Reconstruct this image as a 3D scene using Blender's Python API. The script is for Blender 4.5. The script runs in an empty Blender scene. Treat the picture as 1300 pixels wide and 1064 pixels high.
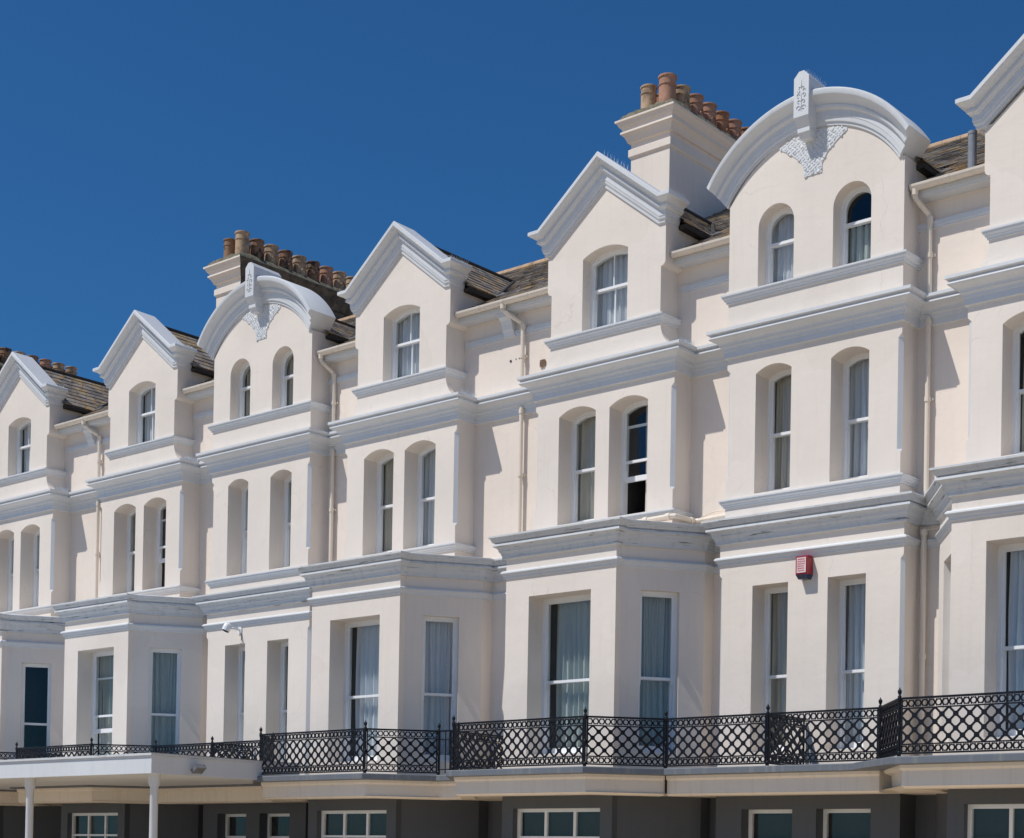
import bpy, math, random
from mathutils import Vector, Matrix
from mathutils.geometry import tessellate_polygon

random.seed(7)
R = math.radians
scene = bpy.context.scene
COL = scene.collection
FY = 26.0                      # facade front plane
XA, XB, G = -20.066, -15.248, 15.427
ZG = 0.0

# ------------------------------------------------------------------ materials
def new_mat(name):
    m = bpy.data.materials.new(name)
    m.use_nodes = True
    nt = m.node_tree
    nt.nodes.clear()
    out = nt.nodes.new('ShaderNodeOutputMaterial')
    b = nt.nodes.new('ShaderNodeBsdfPrincipled')
    nt.links.new(b.outputs[0], out.inputs[0])
    return m, nt, b, out

def N(nt, typ, **kw):
    n = nt.nodes.new(typ)
    for k, v in kw.items():
        if k in n.bl_rna.properties and k not in ('inputs',):
            setattr(n, k, v)
        else:
            n.inputs[k].default_value = v
    return n

def noise(nt, vec, scale, detail=4, rough=.55):
    n = nt.nodes.new('ShaderNodeTexNoise')
    n.inputs['Scale'].default_value = scale
    n.inputs['Detail'].default_value = detail
    n.inputs['Roughness'].default_value = rough
    nt.links.new(vec, n.inputs['Vector'])
    return n.outputs['Fac']

def ramp(nt, fac, stops):
    r = nt.nodes.new('ShaderNodeValToRGB')
    el = r.color_ramp.elements
    while len(el) > 1:
        el.remove(el[0])
    el[0].position, el[0].color = stops[0][0], (*stops[0][1], 1)
    for p, c in stops[1:]:
        e = el.new(p)
        e.color = (*c, 1)
    nt.links.new(fac, r.inputs[0])
    return r.outputs[0]

def mixc(nt, fac, a, b, typ='MIX'):
    m = nt.nodes.new('ShaderNodeMix')
    m.data_type = 'RGBA'
    m.blend_type = typ
    for sock, v in ((m.inputs[0], fac), (m.inputs[6], a), (m.inputs[7], b)):
        if hasattr(v, 'links') or hasattr(v, 'is_linked'):
            nt.links.new(v, sock)
        elif isinstance(v, (int, float)):
            sock.default_value = v
        else:
            sock.default_value = (*v, 1)
    return m.outputs[2]

def pos(nt, sx=1, sy=1, sz=1):
    g = nt.nodes.new('ShaderNodeNewGeometry')
    m = nt.nodes.new('ShaderNodeMapping')
    m.inputs['Scale'].default_value = (sx, sy, sz)
    nt.links.new(g.outputs['Position'], m.inputs['Vector'])
    return m.outputs[0]

def bump(nt, b, h, strength, dist):
    n = nt.nodes.new('ShaderNodeBump')
    n.inputs['Strength'].default_value = strength
    n.inputs['Distance'].default_value = dist
    nt.links.new(h, n.inputs['Height'])
    nt.links.new(n.outputs[0], b.inputs['Normal'])

def painted(name, col, dirt, dirt_amt=.5, rough=.6, bump_s=.5, streak=.25, cracks=False, hair=False):
    """painted stucco: faint cloudiness, vertical rain streaks, blotchy wear, trowelled relief"""
    m, nt, b, out = new_mat(name)
    p = pos(nt)
    big = ramp(nt, noise(nt, p, .45, 3), [(.35, (.93, .93, .93)), (.65, (1, 1, 1))])
    c = mixc(nt, 1.0, col, big, 'MULTIPLY')
    st = noise(nt, pos(nt, 9, 9, .55), 1.0, 5, .65)
    stf = ramp(nt, st, [(.52, (0, 0, 0)), (.80, (streak,) * 3)])
    c = mixc(nt, stf, c, dirt)
    bl = noise(nt, p, 2.6, 6, .7)
    blf = ramp(nt, bl, [(.60, (0, 0, 0)), (.74, (dirt_amt * .35,) * 3)])
    c = mixc(nt, blf, c, dirt)
    sp = noise(nt, p, 17, 3, .6)
    spf = ramp(nt, sp, [(.735, (0, 0, 0)), (.77, (dirt_amt,) * 3)])
    c = mixc(nt, spf, c, tuple(x * .55 for x in dirt))
    if hair:      # hairline cracks and slightly different repainted patches
        wv = nt.nodes.new('ShaderNodeTexNoise'); wv.inputs['Scale'].default_value = 1.3; wv.inputs['Detail'].default_value = 5
        nt.links.new(p, wv.inputs['Vector'])
        ad = nt.nodes.new('ShaderNodeMixRGB'); ad.blend_type = 'ADD'; ad.inputs[0].default_value = .9
        nt.links.new(p, ad.inputs[1]); nt.links.new(wv.outputs['Color'], ad.inputs[2])
        vo = nt.nodes.new('ShaderNodeTexVoronoi'); vo.feature = 'DISTANCE_TO_EDGE'; vo.inputs['Scale'].default_value = .42
        nt.links.new(ad.outputs[0], vo.inputs['Vector'])
        hf = ramp(nt, vo.outputs['Distance'], [(0, (.22,) * 3), (.004, (0, 0, 0))])
        gate = ramp(nt, noise(nt, p, .9, 2), [(.50, (0, 0, 0)), (.60, (1, 1, 1))])
        hf = mixc(nt, 1.0, hf, gate, 'MULTIPLY')
        c = mixc(nt, hf, c, tuple(x * .6 for x in dirt))
        v2 = nt.nodes.new('ShaderNodeTexVoronoi'); v2.inputs['Scale'].default_value = .55
        nt.links.new(ad.outputs[0], v2.inputs['Vector'])
        sp2 = nt.nodes.new('ShaderNodeSeparateColor'); nt.links.new(v2.outputs['Color'], sp2.inputs[0])
        pc = ramp(nt, sp2.outputs[0], [(.0, (.955, .95, .94)), (.45, (.985, .985, .98)), (1, (1, 1, 1))])
        c = mixc(nt, 1.0, c, pc, 'MULTIPLY')
    if cracks:
        cr = noise(nt, pos(nt, 1.6, 1.6, 34), 1.0, 4, .6)
        crf = ramp(nt, cr, [(.63, (0, 0, 0)), (.67, (.85,) * 3)])
        c = mixc(nt, crf, c, tuple(x * .6 for x in dirt))
    nt.links.new(c, b.inputs['Base Color'])
    b.inputs['Roughness'].default_value = rough
    h1 = noise(nt, pos(nt, 1, 1, 1.5), 3.2, 5, .55)
    h2 = noise(nt, p, 60, 3, .6)
    a = nt.nodes.new('ShaderNodeMath'); a.operation = 'MULTIPLY_ADD'
    nt.links.new(h2, a.inputs[0]); a.inputs[1].default_value = .18
    nt.links.new(h1, a.inputs[2])
    bump(nt, b, a.outputs[0], bump_s, .012)
    return m

M = {}
M['wall'] = painted('cream_stucco', (.80, .73, .665), (.50, .43, .35), .3, .75, .5, .15, hair=True)
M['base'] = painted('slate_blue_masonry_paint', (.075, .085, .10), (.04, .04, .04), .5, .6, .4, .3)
M['recess'] = painted('pink_cream_stucco', (.82, .73, .655), (.52, .43, .34), .3, .75, .5, .18, hair=True)
M['trim'] = painted('pale_blue_white_trim_paint', (.675, .70, .73), (.42, .42, .40), .55, .5, .12, .25)
M['weath'] = painted('weathered_trim_paint', (.63, .655, .68), (.20, .20, .19), .8, .55, .3, .35, cracks=True)
M['cream'] = painted('cream_gloss_paint', (.78, .70, .60), (.40, .30, .18), .5, .4, .15, .3)
M['frame'] = painted('white_window_paint', (.84, .86, .88), (.45, .43, .40), .25, .35, .15, .1)
M['slabedge'] = painted('slab_edge_paint', (.13, .15, .18), (.42, .40, .34), 1.0, .6, .6, .35)

def simple(name, col, rough=.5, metal=0, var=.12, scale=8, bs=.2, bd=.004):
    m, nt, b, out = new_mat(name)
    f = noise(nt, pos(nt), scale, 4)
    c = ramp(nt, f, [(.3, tuple(x * (1 - var) for x in col)), (.7, tuple(min(1, x * (1 + var)) for x in col))])
    nt.links.new(c, b.inputs['Base Color'])
    b.inputs['Roughness'].default_value = rough
    b.inputs['Metallic'].default_value = metal
    bump(nt, b, noise(nt, pos(nt), scale * 6, 3), bs, bd)
    return m

M['iron'] = None
M['iron'] = simple('black_iron_paint', (.0035, .0045, .009), .5, 0, .3, 20)
M['lead'] = simple('grey_lead', (.16, .17, .19), .55, 0, .3, 6)
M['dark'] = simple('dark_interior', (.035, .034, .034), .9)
M['dvoid'] = simple('dark_cap_and_eave_shade', (.035, .030, .026), .8)  # dark ridge caps; for the eave gap, shade put into the colour
M['red'] = simple('red_plastic', (.33, .012, .020), .35, 0, .1, 8)
M['pink'] = simple('faded_red_print', (.50, .10, .12), .5, 0, .2, 30)
M['label'] = simple('pale_label', (.72, .60, .60), .5)
M['blue'] = simple('dark_blue_lens', (.008, .03, .08), .15)
M['greypipe'] = simple('grey_plastic_pipe', (.22, .25, .30), .5)
M['vent'] = simple('brown_terracotta_vent', (.28, .19, .13), .8)
M['spike'] = simple('clear_plastic_spike', (.55, .62, .70), .2)
M['soot'] = simple('sooty_bare_render', (.12, .10, .08), .95, 0, .5, 5, .8, .02)
M['mortar'] = simple('mossy_flaunching', (.16, .145, .10), .95, 0, .5, 9, .8, .03)
M['asphalt'] = simple('asphalt', (.05, .05, .052), .9, 0, .2, 3, .5, .01)
M['paving'] = simple('pale_paving', (.62, .50, .36), .85, 0, .15, 2, .4, .006)
M['kerb'] = simple('kerb_stone', (.30, .29, .27), .8)
M['door'] = simple('dark_door_paint', (.02, .03, .05), .35)

def pot_mat(name, col, soot):
    m, nt, b, out = new_mat(name)
    p = pos(nt)
    c = ramp(nt, noise(nt, p, 3.5, 5, .65), [(.3, tuple(x * .75 for x in col)), (.6, col), (.75, tuple(min(1, x * 1.25) for x in col))])
    f = ramp(nt, noise(nt, pos(nt, 1, 1, .6), 4.3, 5, .7), [(.50, (0, 0, 0)), (.60, (soot,) * 3)])
    c = mixc(nt, f, c, (.035, .03, .026))
    nt.links.new(c, b.inputs['Base Color'])
    b.inputs['Roughness'].default_value = .85
    bump(nt, b, noise(nt, p, 30, 4), .5, .01)
    return m
M['pot1'] = pot_mat('terracotta_pink', (.46, .25, .17), .2)
M['pot4'] = pot_mat('terracotta_orange', (.40, .19, .10), .35)
M['pot2'] = pot_mat('terracotta_buff', (.52, .36, .23), .45)
M['pot3'] = pot_mat('terracotta_sooty', (.30, .17, .10), .95)

def slate_mat():
    m, nt, b, out = new_mat('lichen_slate')
    p = pos(nt)
    vor = nt.nodes.new('ShaderNodeTexVoronoi')
    vor.inputs['Scale'].default_value = 4.2
    nt.links.new(pos(nt, 1, 1, .2), vor.inputs['Vector'])
    sep = nt.nodes.new('ShaderNodeSeparateColor')
    nt.links.new(vor.outputs['Color'], sep.inputs[0])
    c = ramp(nt, sep.outputs[0], [(0, (.13, .112, .098)), (.35, (.19, .165, .145)), (.7, (.25, .22, .195)), (1, (.32, .285, .25))])
    li = noise(nt, p, 2.3, 8, .72)
    lf = ramp(nt, li, [(.50, (0, 0, 0)), (.60, (.85,) * 3)])
    lc = ramp(nt, noise(nt, p, 6, 3), [(.35, (.30, .24, .16)), (.55, (.48, .29, .07)), (.7, (.50, .41, .26))])
    c = mixc(nt, lf, c, lc)
    g = ramp(nt, noise(nt, p, 9, 5, .7), [(.5, (0, 0, 0)), (.7, (.5,) * 3)])
    c = mixc(nt, g, c, (.21, .21, .20))
    nt.links.new(c, b.inputs['Base Color'])
    b.inputs['Roughness'].default_value = .62
    bump(nt, b, noise(nt, p, 22, 5, .7), .7, .015)
    return m
M['slate'] = slate_mat()

def glass_mat():
    m = bpy.data.materials.new('window_glass')
    m.use_nodes = True
    nt = m.node_tree; nt.nodes.clear()
    out = nt.nodes.new('ShaderNodeOutputMaterial')
    tr = nt.nodes.new('ShaderNodeBsdfTransparent'); tr.inputs[0].default_value = (.86, .89, .89, 1)
    gl = nt.nodes.new('ShaderNodeBsdfGlossy'); gl.inputs['Roughness'].default_value = .01
    gl.inputs[0].default_value = (.9, .95, 1, 1)
    lw = nt.nodes.new('ShaderNodeLayerWeight'); lw.inputs[0].default_value = .5
    pw = nt.nodes.new('ShaderNodeMath'); pw.operation = 'POWER'; pw.inputs[1].default_value = 4.0
    nt.links.new(lw.outputs['Facing'], pw.inputs[0])
    fr = nt.nodes.new('ShaderNodeMath'); fr.operation = 'MULTIPLY_ADD'; fr.inputs[1].default_value = .85; fr.inputs[2].default_value = .045
    nt.links.new(pw.outputs[0], fr.inputs[0])
    nn = nt.nodes.new('ShaderNodeBump'); nn.inputs['Strength'].default_value = .12; nn.inputs['Distance'].default_value = .01
    nt.links.new(noise(nt, pos(nt), 1.8, 2), nn.inputs['Height'])
    nt.links.new(nn.outputs[0], gl.inputs['Normal'])
    mx = nt.nodes.new('ShaderNodeMixShader')
    nt.links.new(fr.outputs[0], mx.inputs[0]); nt.links.new(tr.outputs[0], mx.inputs[1]); nt.links.new(gl.outputs[0], mx.inputs[2])
    nt.links.new(mx.outputs[0], out.inputs[0])
    return m
M['glass'] = glass_mat()

def cloth(name, col, stripes=0):
    m, nt, b, out = new_mat(name)
    f = noise(nt, pos(nt, 14, 14, .3), 1, 3)
    c = ramp(nt, f, [(.3, tuple(x * .82 for x in col)), (.7, col)])
    nt.links.new(c, b.inputs['Base Color'])
    b.inputs['Roughness'].default_value = .9
    return m
M['net'] = cloth('white_net_curtain', (.76, .78, .82))
M['beige'] = cloth('beige_lined_curtain', (.62, .58, .50))
M['teal'] = cloth('grey_green_curtain', (.52, .56, .54))
M['brown'] = cloth('brown_patterned_curtain', (.26, .20, .14))

# ------------------------------------------------------------------ mesh builder
class MB:
    def __init__(s):
        s.v = []; s.f = []
    def vert(s, p):
        s.v.append(tuple(p)); return len(s.v) - 1
    def face(s, pts):
        s.f.append([s.vert(p) for p in pts])
    def box(s, x0, x1, y0, y1, z0, z1):
        b = len(s.v)
        for z in (z0, z1):
            for x, y in ((x0, y0), (x1, y0), (x1, y1), (x0, y1)):
                s.v.append((x, y, z))
        for q in ((0, 3, 2, 1), (4, 5, 6, 7), (0, 1, 5, 4), (1, 2, 6, 5), (2, 3, 7, 6), (3, 0, 4, 7)):
            s.f.append([b + i for i in q])
    def obox(s, c, ux, uy, uz, hx, hy, hz):
        """oriented box: centre, three unit axes, half sizes"""
        b = len(s.v)
        c = Vector(c); ux = Vector(ux); uy = Vector(uy); uz = Vector(uz)
        for k in (-1, 1):
            for i, j in ((-1, -1), (1, -1), (1, 1), (-1, 1)):
                s.v.append(tuple(c + ux * hx * i + uy * hy * j + uz * hz * k))
        for q in ((0, 3, 2, 1), (4, 5, 6, 7), (0, 1, 5, 4), (1, 2, 6, 5), (2, 3, 7, 6), (3, 0, 4, 7)):
            s.f.append([b + i for i in q])
    def tube(s, pts, r, seg=10, caps=True):
        pts = [Vector(p) for p in pts]
        rings = []
        for i, p in enumerate(pts):
            if i == 0: d = pts[1] - p
            elif i == len(pts) - 1: d = p - pts[i - 1]
            else: d = (pts[i + 1] - p).normalized() + (p - pts[i - 1]).normalized()
            d.normalize()
            a = Vector((0, 0, 1)) if abs(d.z) < .9 else Vector((1, 0, 0))
            u = d.cross(a).normalized(); w = d.cross(u).normalized()
            rr = r[i] if isinstance(r, (list, tuple)) else r
            rings.append([s.vert(p + (u * math.cos(t) + w * math.sin(t)) * rr) for t in (2 * math.pi * k / seg for k in range(seg))])
        for a, b in zip(rings, rings[1:]):
            for k in range(seg):
                s.f.append([a[k], a[(k + 1) % seg], b[(k + 1) % seg], b[k]])
        if caps:
            s.f.append(rings[0][::-1]); s.f.append(rings[-1])
    def lathe(s, c, prof, seg=16):
        c = Vector(c); rings = []
        for r, z in prof:
            rings.append([s.vert(c + Vector((r * math.cos(t), r * math.sin(t), z))) for t in (2 * math.pi * k / seg for k in range(seg))])
        for a, b in zip(rings, rings[1:]):
            for k in range(seg):
                s.f.append([a[k], a[(k + 1) % seg], b[(k + 1) % seg], b[k]])
        s.f.append(rings[0][::-1]); s.f.append(rings[-1])
    def sweep(s, frames, prof, closed_prof=True, caps=True):
        """frames: list of (base, outvec, upvec); prof: list of (out, up)"""
        rings = []
        for b, o, u in frames:
            b = Vector(b); o = Vector(o); u = Vector(u)
            rings.append([s.vert(b + o * a + u * v) for a, v in prof])
        n = len(prof)
        for a, b in zip(rings, rings[1:]):
            for k in range(n if closed_prof else n - 1):
                s.f.append([a[k], b[k], b[(k + 1) % n], a[(k + 1) % n]])
        if caps:
            s.f.append(rings[0][:]); s.f.append(rings[-1][::-1])
    def plan(s, path, prof, pre=None, post=None):
        """moulding along a horizontal polyline; outward is the right-hand side of travel"""
        P = [Vector((x, y)) for x, y in path]
        fr = []
        def nrm(a, b):
            d = (b - a).normalized(); return Vector((d.y, -d.x))
        for i, p in enumerate(P):
            a = P[i - 1] if i > 0 else (Vector(pre) if pre else None)
            b = P[i + 1] if i < len(P) - 1 else (Vector(post) if post else None)
            if a is None: o = nrm(p, b)
            elif b is None: o = nrm(a, p)
            else:
                n1, n2 = nrm(a, p), nrm(p, b)
                m = n1 + n2
                o = m / max(.3, m.dot(n1))
            fr.append(((p.x, p.y, 0), (o.x, o.y, 0), (0, 0, 1)))
        s.sweep(fr, prof)
    def panel(s, outline, holes, mp, depth=0.0):
        """planar face with holes plus reveals running inwards"""
        loops = [outline] + holes
        vl = [[Vector((u, v, 0)) for u, v in l] for l in loops]
        tris = tessellate_polygon(vl)
        flat = [p for l in loops for p in l]
        idx = [s.vert(mp(u, v, 0)) for u, v in flat]
        for t in tris:
            a, b, c = (flat[i] for i in t)
            area = (b[0] - a[0]) * (c[1] - a[1]) - (b[1] - a[1]) * (c[0] - a[0])
            if abs(area) < 1e-9: continue
            t = t if area > 0 else (t[0], t[2], t[1])
            s.f.append([idx[i] for i in t])
        if depth:
            for h in holes:
                dd = depth
                n = len(h)
                f0 = [s.vert(mp(u, v, 0)) for u, v in h]
                f1 = [s.vert(mp(u, v, dd)) for u, v in h]
                for k in range(n):
                    s.f.append([f0[k], f0[(k + 1) % n], f1[(k + 1) % n], f1[k]])
    def mesh(s, name, mat, smooth=False):
        me = bpy.data.meshes.new(name)
        me.from_pydata(s.v, [], s.f)
        me.materials.append(mat)
        me.validate()
        if smooth:
            for p in me.polygons: p.use_smooth = True
            me.set_sharp_from_angle(angle=R(40))
        me.update()
        return me

CACHE = {}
def cached(key, fn):
    if key not in CACHE: CACHE[key] = fn()
    return CACHE[key]

for _n in ('iron',):
    M[_n].node_tree.nodes['Principled BSDF'].inputs['Specular IOR Level'].default_value = .3

def obj(name, me, parent=None, loc=(0, 0, 0), rz=0.0, label=None):
    o = bpy.data.objects.new(name, me)
    COL.objects.link(o)
    if parent: o.parent = parent
    o.location = loc; o.rotation_euler = (0, 0, rz)
    if label: o['label'] = label
    return o
def thing(name, label, cat, loc, group=None, me=None):
    o = bpy.data.objects.new(name, me)
    COL.objects.link(o)
    o.location = loc
    o['label'] = label; o['category'] = cat
    if group: o['group'] = group
    return o
def structure(name, me, loc=(0, 0, 0)):
    o = bpy.data.objects.new(name, me); COL.objects.link(o); o.location = loc
    o['kind'] = 'structure'
    return o

# ------------------------------------------------------------------ windows
def arch(h, zb, zs, rise, i=0.0, ib=None, n=14):
    """outline of an opening, counter-clockwise, inset by i (bottom by ib)"""
    ib = i if ib is None else ib
    pts = [(-(h - i), zb + ib), (h - i, zb + ib)]
    if rise <= 0:
        top = [(h - i, zs - i), (-(h - i), zs - i)]
        return pts + top
    RR = (h * h + rise * rise) / (2 * rise); zc = zs + rise - RR; r = RR - i
    hh = min(h - i, r)
    a = math.asin(hh / r)
    for k in range(n + 1):
        t = a - 2 * a * k / n
        pts.append((r * math.sin(t), zc + r * math.cos(t)))
    return pts

def ring(mb, A, B, y0, y1):
    n = len(A)
    a0 = [mb.vert((u, y0, v)) for u, v in A]; b0 = [mb.vert((u, y0, v)) for u, v in B]
    a1 = [mb.vert((u, y1, v)) for u, v in A]; b1 = [mb.vert((u, y1, v)) for u, v in B]
    for k in range(n):
        j = (k + 1) % n
        mb.f.append([a0[k], a0[j], b0[j], b0[k]])
        mb.f.append([b0[k], b0[j], b1[j], b1[k]])
        mb.f.append([a1[j], a1[k], b1[k], b1[j]])
        mb.f.append([a0[j], a0[k], a1[k], a1[j]])

def curtain_mesh(h, H, kind, seed, mat, cover):
    rnd = random.Random(seed)
    mb = MB()
    if kind == 'half': H = H * .56
    spans = {'full': [(-h, h)], 'left': [(-h, h * .15)], 'right': [(-h * .05, h)], 'pair': [(-h, -h * .35), (h * .3, h)], 'mostly': [(-h, h * .1), (h * .25, h)], 'wide': [(-h * .78, h)], 'half': [(-h, h)]}[kind]
    for a, b in spans:
        n = max(12, int((b - a) * 70))
        ph = [rnd.uniform(0, 6.28) for _ in range(4)]
        rows = []
        for iz in range(7):
            z = H * iz / 6
            row = []
            for k in range(n + 1):
                x = a + (b - a) * k / n
                gather = .75 + .35 * math.sin(z * .8 + ph[3])
                y = .036 * math.sin(x * 46 + ph[0] + .4 * math.sin(z * 1.1)) * gather + .016 * math.sin(x * 91 + ph[1] + z * .5) + .014 * math.sin(x * 19 + ph[2])
                row.append(mb.vert((x + .012 * math.sin(z * 2 + x * 8), y, z)))
            rows.append(row)
        for r0, r1 in zip(rows, rows[1:]):
            for k in range(n):
                mb.f.append([r0[k], r0[k + 1], r1[k + 1], r1[k]])
    return mb.mesh('curtain', mat, True)

WKEY = [0]
def window(parent, loc, rz, h, H, rise, depth, zm, raise_=0.0, bar=False, drape='full', cloth_='net', lab=None, fw=.055, topbar=False):
    """sash window. H is the height to the springing, zm the meeting rail, all from the sill."""
    k = (round(h, 3), round(H, 3), rise, depth, zm, raise_, bar, topbar)
    def f_frame():
        mb = MB()
        ring(mb, arch(h + .02, 0, H, rise, 0, -.02), arch(h + .02, 0, H, rise, fw + .02, .05), depth, depth + .16)
        mb.box(-h, h, depth - .05, depth - .002, 0.0, .045)
        return mb.mesh('window_frame', M['frame'])
    w = obj('window', cached(('fr',) + k, f_frame), parent, loc, rz, lab)
    i0 = fw - .004; sw = .045
    def f_up():
        mb = MB()
        ring(mb, arch(h, zm - .0, H, rise, i0, 0), arch(h, zm, H, rise, i0 + sw, .055), depth + .03, depth + .075)
        if bar:
            mb.box(-.012, .012, depth + .033, depth + .07, zm + .05, H + rise - i0 - sw + .01)
        if topbar:
            mb.box(-h + i0 + .02, h - i0 - .02, depth + .033, depth + .07, H - .20, H - .175)
        for s in (-1, 1):      # sash horns
            x = s * (h - i0 - .022)
            mb.box(x - .018, x + .018, depth + .031, depth + .072, zm - .085, zm + .001)
            mb.box(x - .012, x + .012, depth + .031, depth + .07, zm - .11, zm - .085)
        return mb.mesh('upper_sash', M['frame'])
    obj('sash', cached(('us',) + k, f_up), w)
    def f_lo():
        mb = MB()
        z0, z1 = .05 + raise_, zm + .045 + raise_
        ring(mb, [(-(h - i0), z0), (h - i0, z0), (h - i0, z1), (-(h - i0), z1)],
             [(-(h - i0 - sw), z0 + .11), (h - i0 - sw, z0 + .11), (h - i0 - sw, z1 - .05), (-(h - i0 - sw), z1 - .05)], depth + .082, depth + .13)
        if bar:
            mb.box(-.012, .012, depth + .086, depth + .126, z0 + .08, z1 - .045)
        return mb.mesh('lower_sash', M['frame'])
    obj('sash', cached(('ls',) + k, f_lo), w)
    def f_gl():
        mb = MB()
        a = arch(h, zm, H, rise, i0 + sw - .004, .05)
        mb.face([(u, depth + .055, v) for u, v in a])
        z0, z1 = .05 + raise_, zm + .045 + raise_
        q = h - i0 - sw + .004
        mb.face([(-q, depth + .108, z0 + .08), (q, depth + .108, z0 + .08), (q, depth + .108, z1 - .045), (-q, depth + .108, z1 - .045)])
        return mb.mesh('pane', M['glass'])
    obj('pane', cached(('gl',) + k, f_gl), w)
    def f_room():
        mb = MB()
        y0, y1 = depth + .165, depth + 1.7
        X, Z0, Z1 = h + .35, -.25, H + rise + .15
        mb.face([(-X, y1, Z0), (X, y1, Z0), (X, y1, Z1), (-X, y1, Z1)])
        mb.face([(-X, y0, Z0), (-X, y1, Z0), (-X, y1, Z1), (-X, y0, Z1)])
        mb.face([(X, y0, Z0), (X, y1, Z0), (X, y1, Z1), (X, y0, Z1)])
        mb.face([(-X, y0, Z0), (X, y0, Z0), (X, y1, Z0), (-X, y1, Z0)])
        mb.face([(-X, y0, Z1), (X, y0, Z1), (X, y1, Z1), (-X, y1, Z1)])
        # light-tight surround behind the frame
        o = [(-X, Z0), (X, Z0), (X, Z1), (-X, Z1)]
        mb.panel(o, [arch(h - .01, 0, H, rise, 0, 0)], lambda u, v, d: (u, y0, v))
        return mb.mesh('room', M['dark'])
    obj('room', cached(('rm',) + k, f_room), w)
    if drape:
        WKEY[0] += 1
        obj('curtain', curtain_mesh(h, H + rise + .05, drape, WKEY[0], M[cloth_], 1), w, (0, depth + .24, 0))
    return w

# ------------------------------------------------------------------ profiles
MAINC = [(0, 11.83), (.235, 11.775), (.30, 11.755), (.30, 11.70), (.275, 11.685), (.245, 11.675), (.235, 11.655), (.265, 11.645), (.27, 11.615), (.255, 11.595), (.215, 11.58),
         (.16, 11.555), (.125, 11.52), (.115, 11.485), (.115, 11.465), (.085, 11.46), (.07, 11.43), (.065, 11.38), (.05, 11.375), (.05, 11.26), (0, 11.25)]
BAYC = [(0, 8.20), (.24, 8.155), (.275, 8.145), (.275, 8.11), (.262, 8.105), (.24, 8.09), (.225, 8.05), (.205, 8.02), (.165, 8.005), (.165, 7.995), (.205, 7.985), (.21, 7.945), (.19, 7.93),
        (.15, 7.915), (.125, 7.88), (.115, 7.84), (.085, 7.80), (.075, 7.76), (.065, 7.755), (.065, 7.70), (0, 7.69)]
def string(z, t=.17, o=.10):
    return [(0, z + .012), (o * .8, z), (o, z - .006), (o, z - t * .22), (o * .86, z - t * .25), (o * .8, z - t * .45), (o * .55, z - t * .62), (o * .5, z - t * .75), (o * .3, z - t * .78), (o * .25, z - t), (0, z - t)]
LOWS = [(0, 7.462), (.055, 7.452), (.085, 7.425), (.088, 7.40), (.065, 7.392), (.055, 7.36), (.035, 7.335), (.03, 7.30), (0, 7.285)]
RAKE = [(0, -.0), (.04, 0), (.045, .045), (.075, .055), (.085, .10), (.095, .105), (.10, .21), (.135, .222), (.155, .245), (.185, .25), (.19, .29), (.165, .298), (.165, .305),
        (.195, .335), (.24, .365), (.29, .385), (.335, .395), (.345, .405), (.345, .47), (.31, .49), (-.38, .50), (-.38, 0)]

BAYX, BAYY, BAYE = 1.39, -1.29, (2.36, .28)
P0 = .60

def front_map(u, v, d): return (u, d, v)
def cant_map(p, q):
    p = Vector(p); q = Vector(q); d = (q - p).normalized(); n = Vector((-d.y, d.x))
    return lambda u, v, dd: (p.x + d.x * u + n.x * dd, p.y + d.y * u + n.y * dd, v)

def shift(poly, dx): return [(x + dx, z) for x, z in poly]

W2A, W2B, WG3 = 1.766, 1.824, 1.395
def side_outline_A():
    """right-hand silhouette of the A front from the bay roof to the gable kneeler, bottom to top"""
    pts = [(W2A, 7.9), (W2A, 8.93), (W2A - .07, 9.0), (W2A - .07, 10.98), (W2A, 11.05), (W2A, 11.80)]
    for k in range(1, 9):                     # hollow flare up to the string
        t = k / 8 * math.pi / 2
        pts.append((WG3 + (W2A - WG3) * (1 - math.sin(t)), 11.80 + (12.36 - 11.80) * (1 - math.cos(t))))
    pts += [(WG3, 13.42)]
    for k in range(1, 6):                     # rounded shoulder under the gutter
        t = k / 5 * math.pi / 2
        pts.append((WG3 + .105 * math.sin(t), 13.42 + .10 * (1 - math.cos(t)) + .0))
    pts += [(1.50, 14.29)]
    return pts

def strip_sides(mb, pts, y0, y1, CH):
    """extrude a silhouette (and its mirror) back from the front plane, bevelling the notched chamfer"""
    for s in (-1, 1):
        for (xa, za), (xb, zb) in zip(pts, pts[1:]):
            ca = .07 if abs(za - 9.0) < 1e-6 or abs(za - 10.98) < 1e-6 else 0
            cb = .07 if abs(zb - 9.0) < 1e-6 or abs(zb - 10.98) < 1e-6 else 0
            oa, ob = xa + ca, xb + cb
            if ca or cb:
                CH.setdefault(s, MB()).face([(s * xa, y0, za), (s * oa, y0 + ca, za), (s * ob, y0 + cb, zb), (s * xb, y0, zb)] if ca and cb else
                        ([(s * xa, y0, za), (s * oa, y0 + ca, za), (s * xb, y0, zb)] if ca else [(s * xa, y0, za), (s * ob, y0 + cb, zb), (s * xb, y0, zb)]))
            mb.face([(s * oa, y0 + ca, za), (s * oa, y1, za), (s * ob, y1, zb), (s * ob, y0 + cb, zb)])

def outline_from(right, apex):
    left = [(-x, z) for x, z in reversed(right)]
    return right + apex + left

WIN_A2 = dict(c=.655, h=.48, zb=8.58, zs=10.82, rise=.15)
WIN_AG = dict(c=.0, h=.575, zb=12.50, zs=13.99, rise=.15)
WIN_B = dict(c=.80, h=.385)

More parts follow.
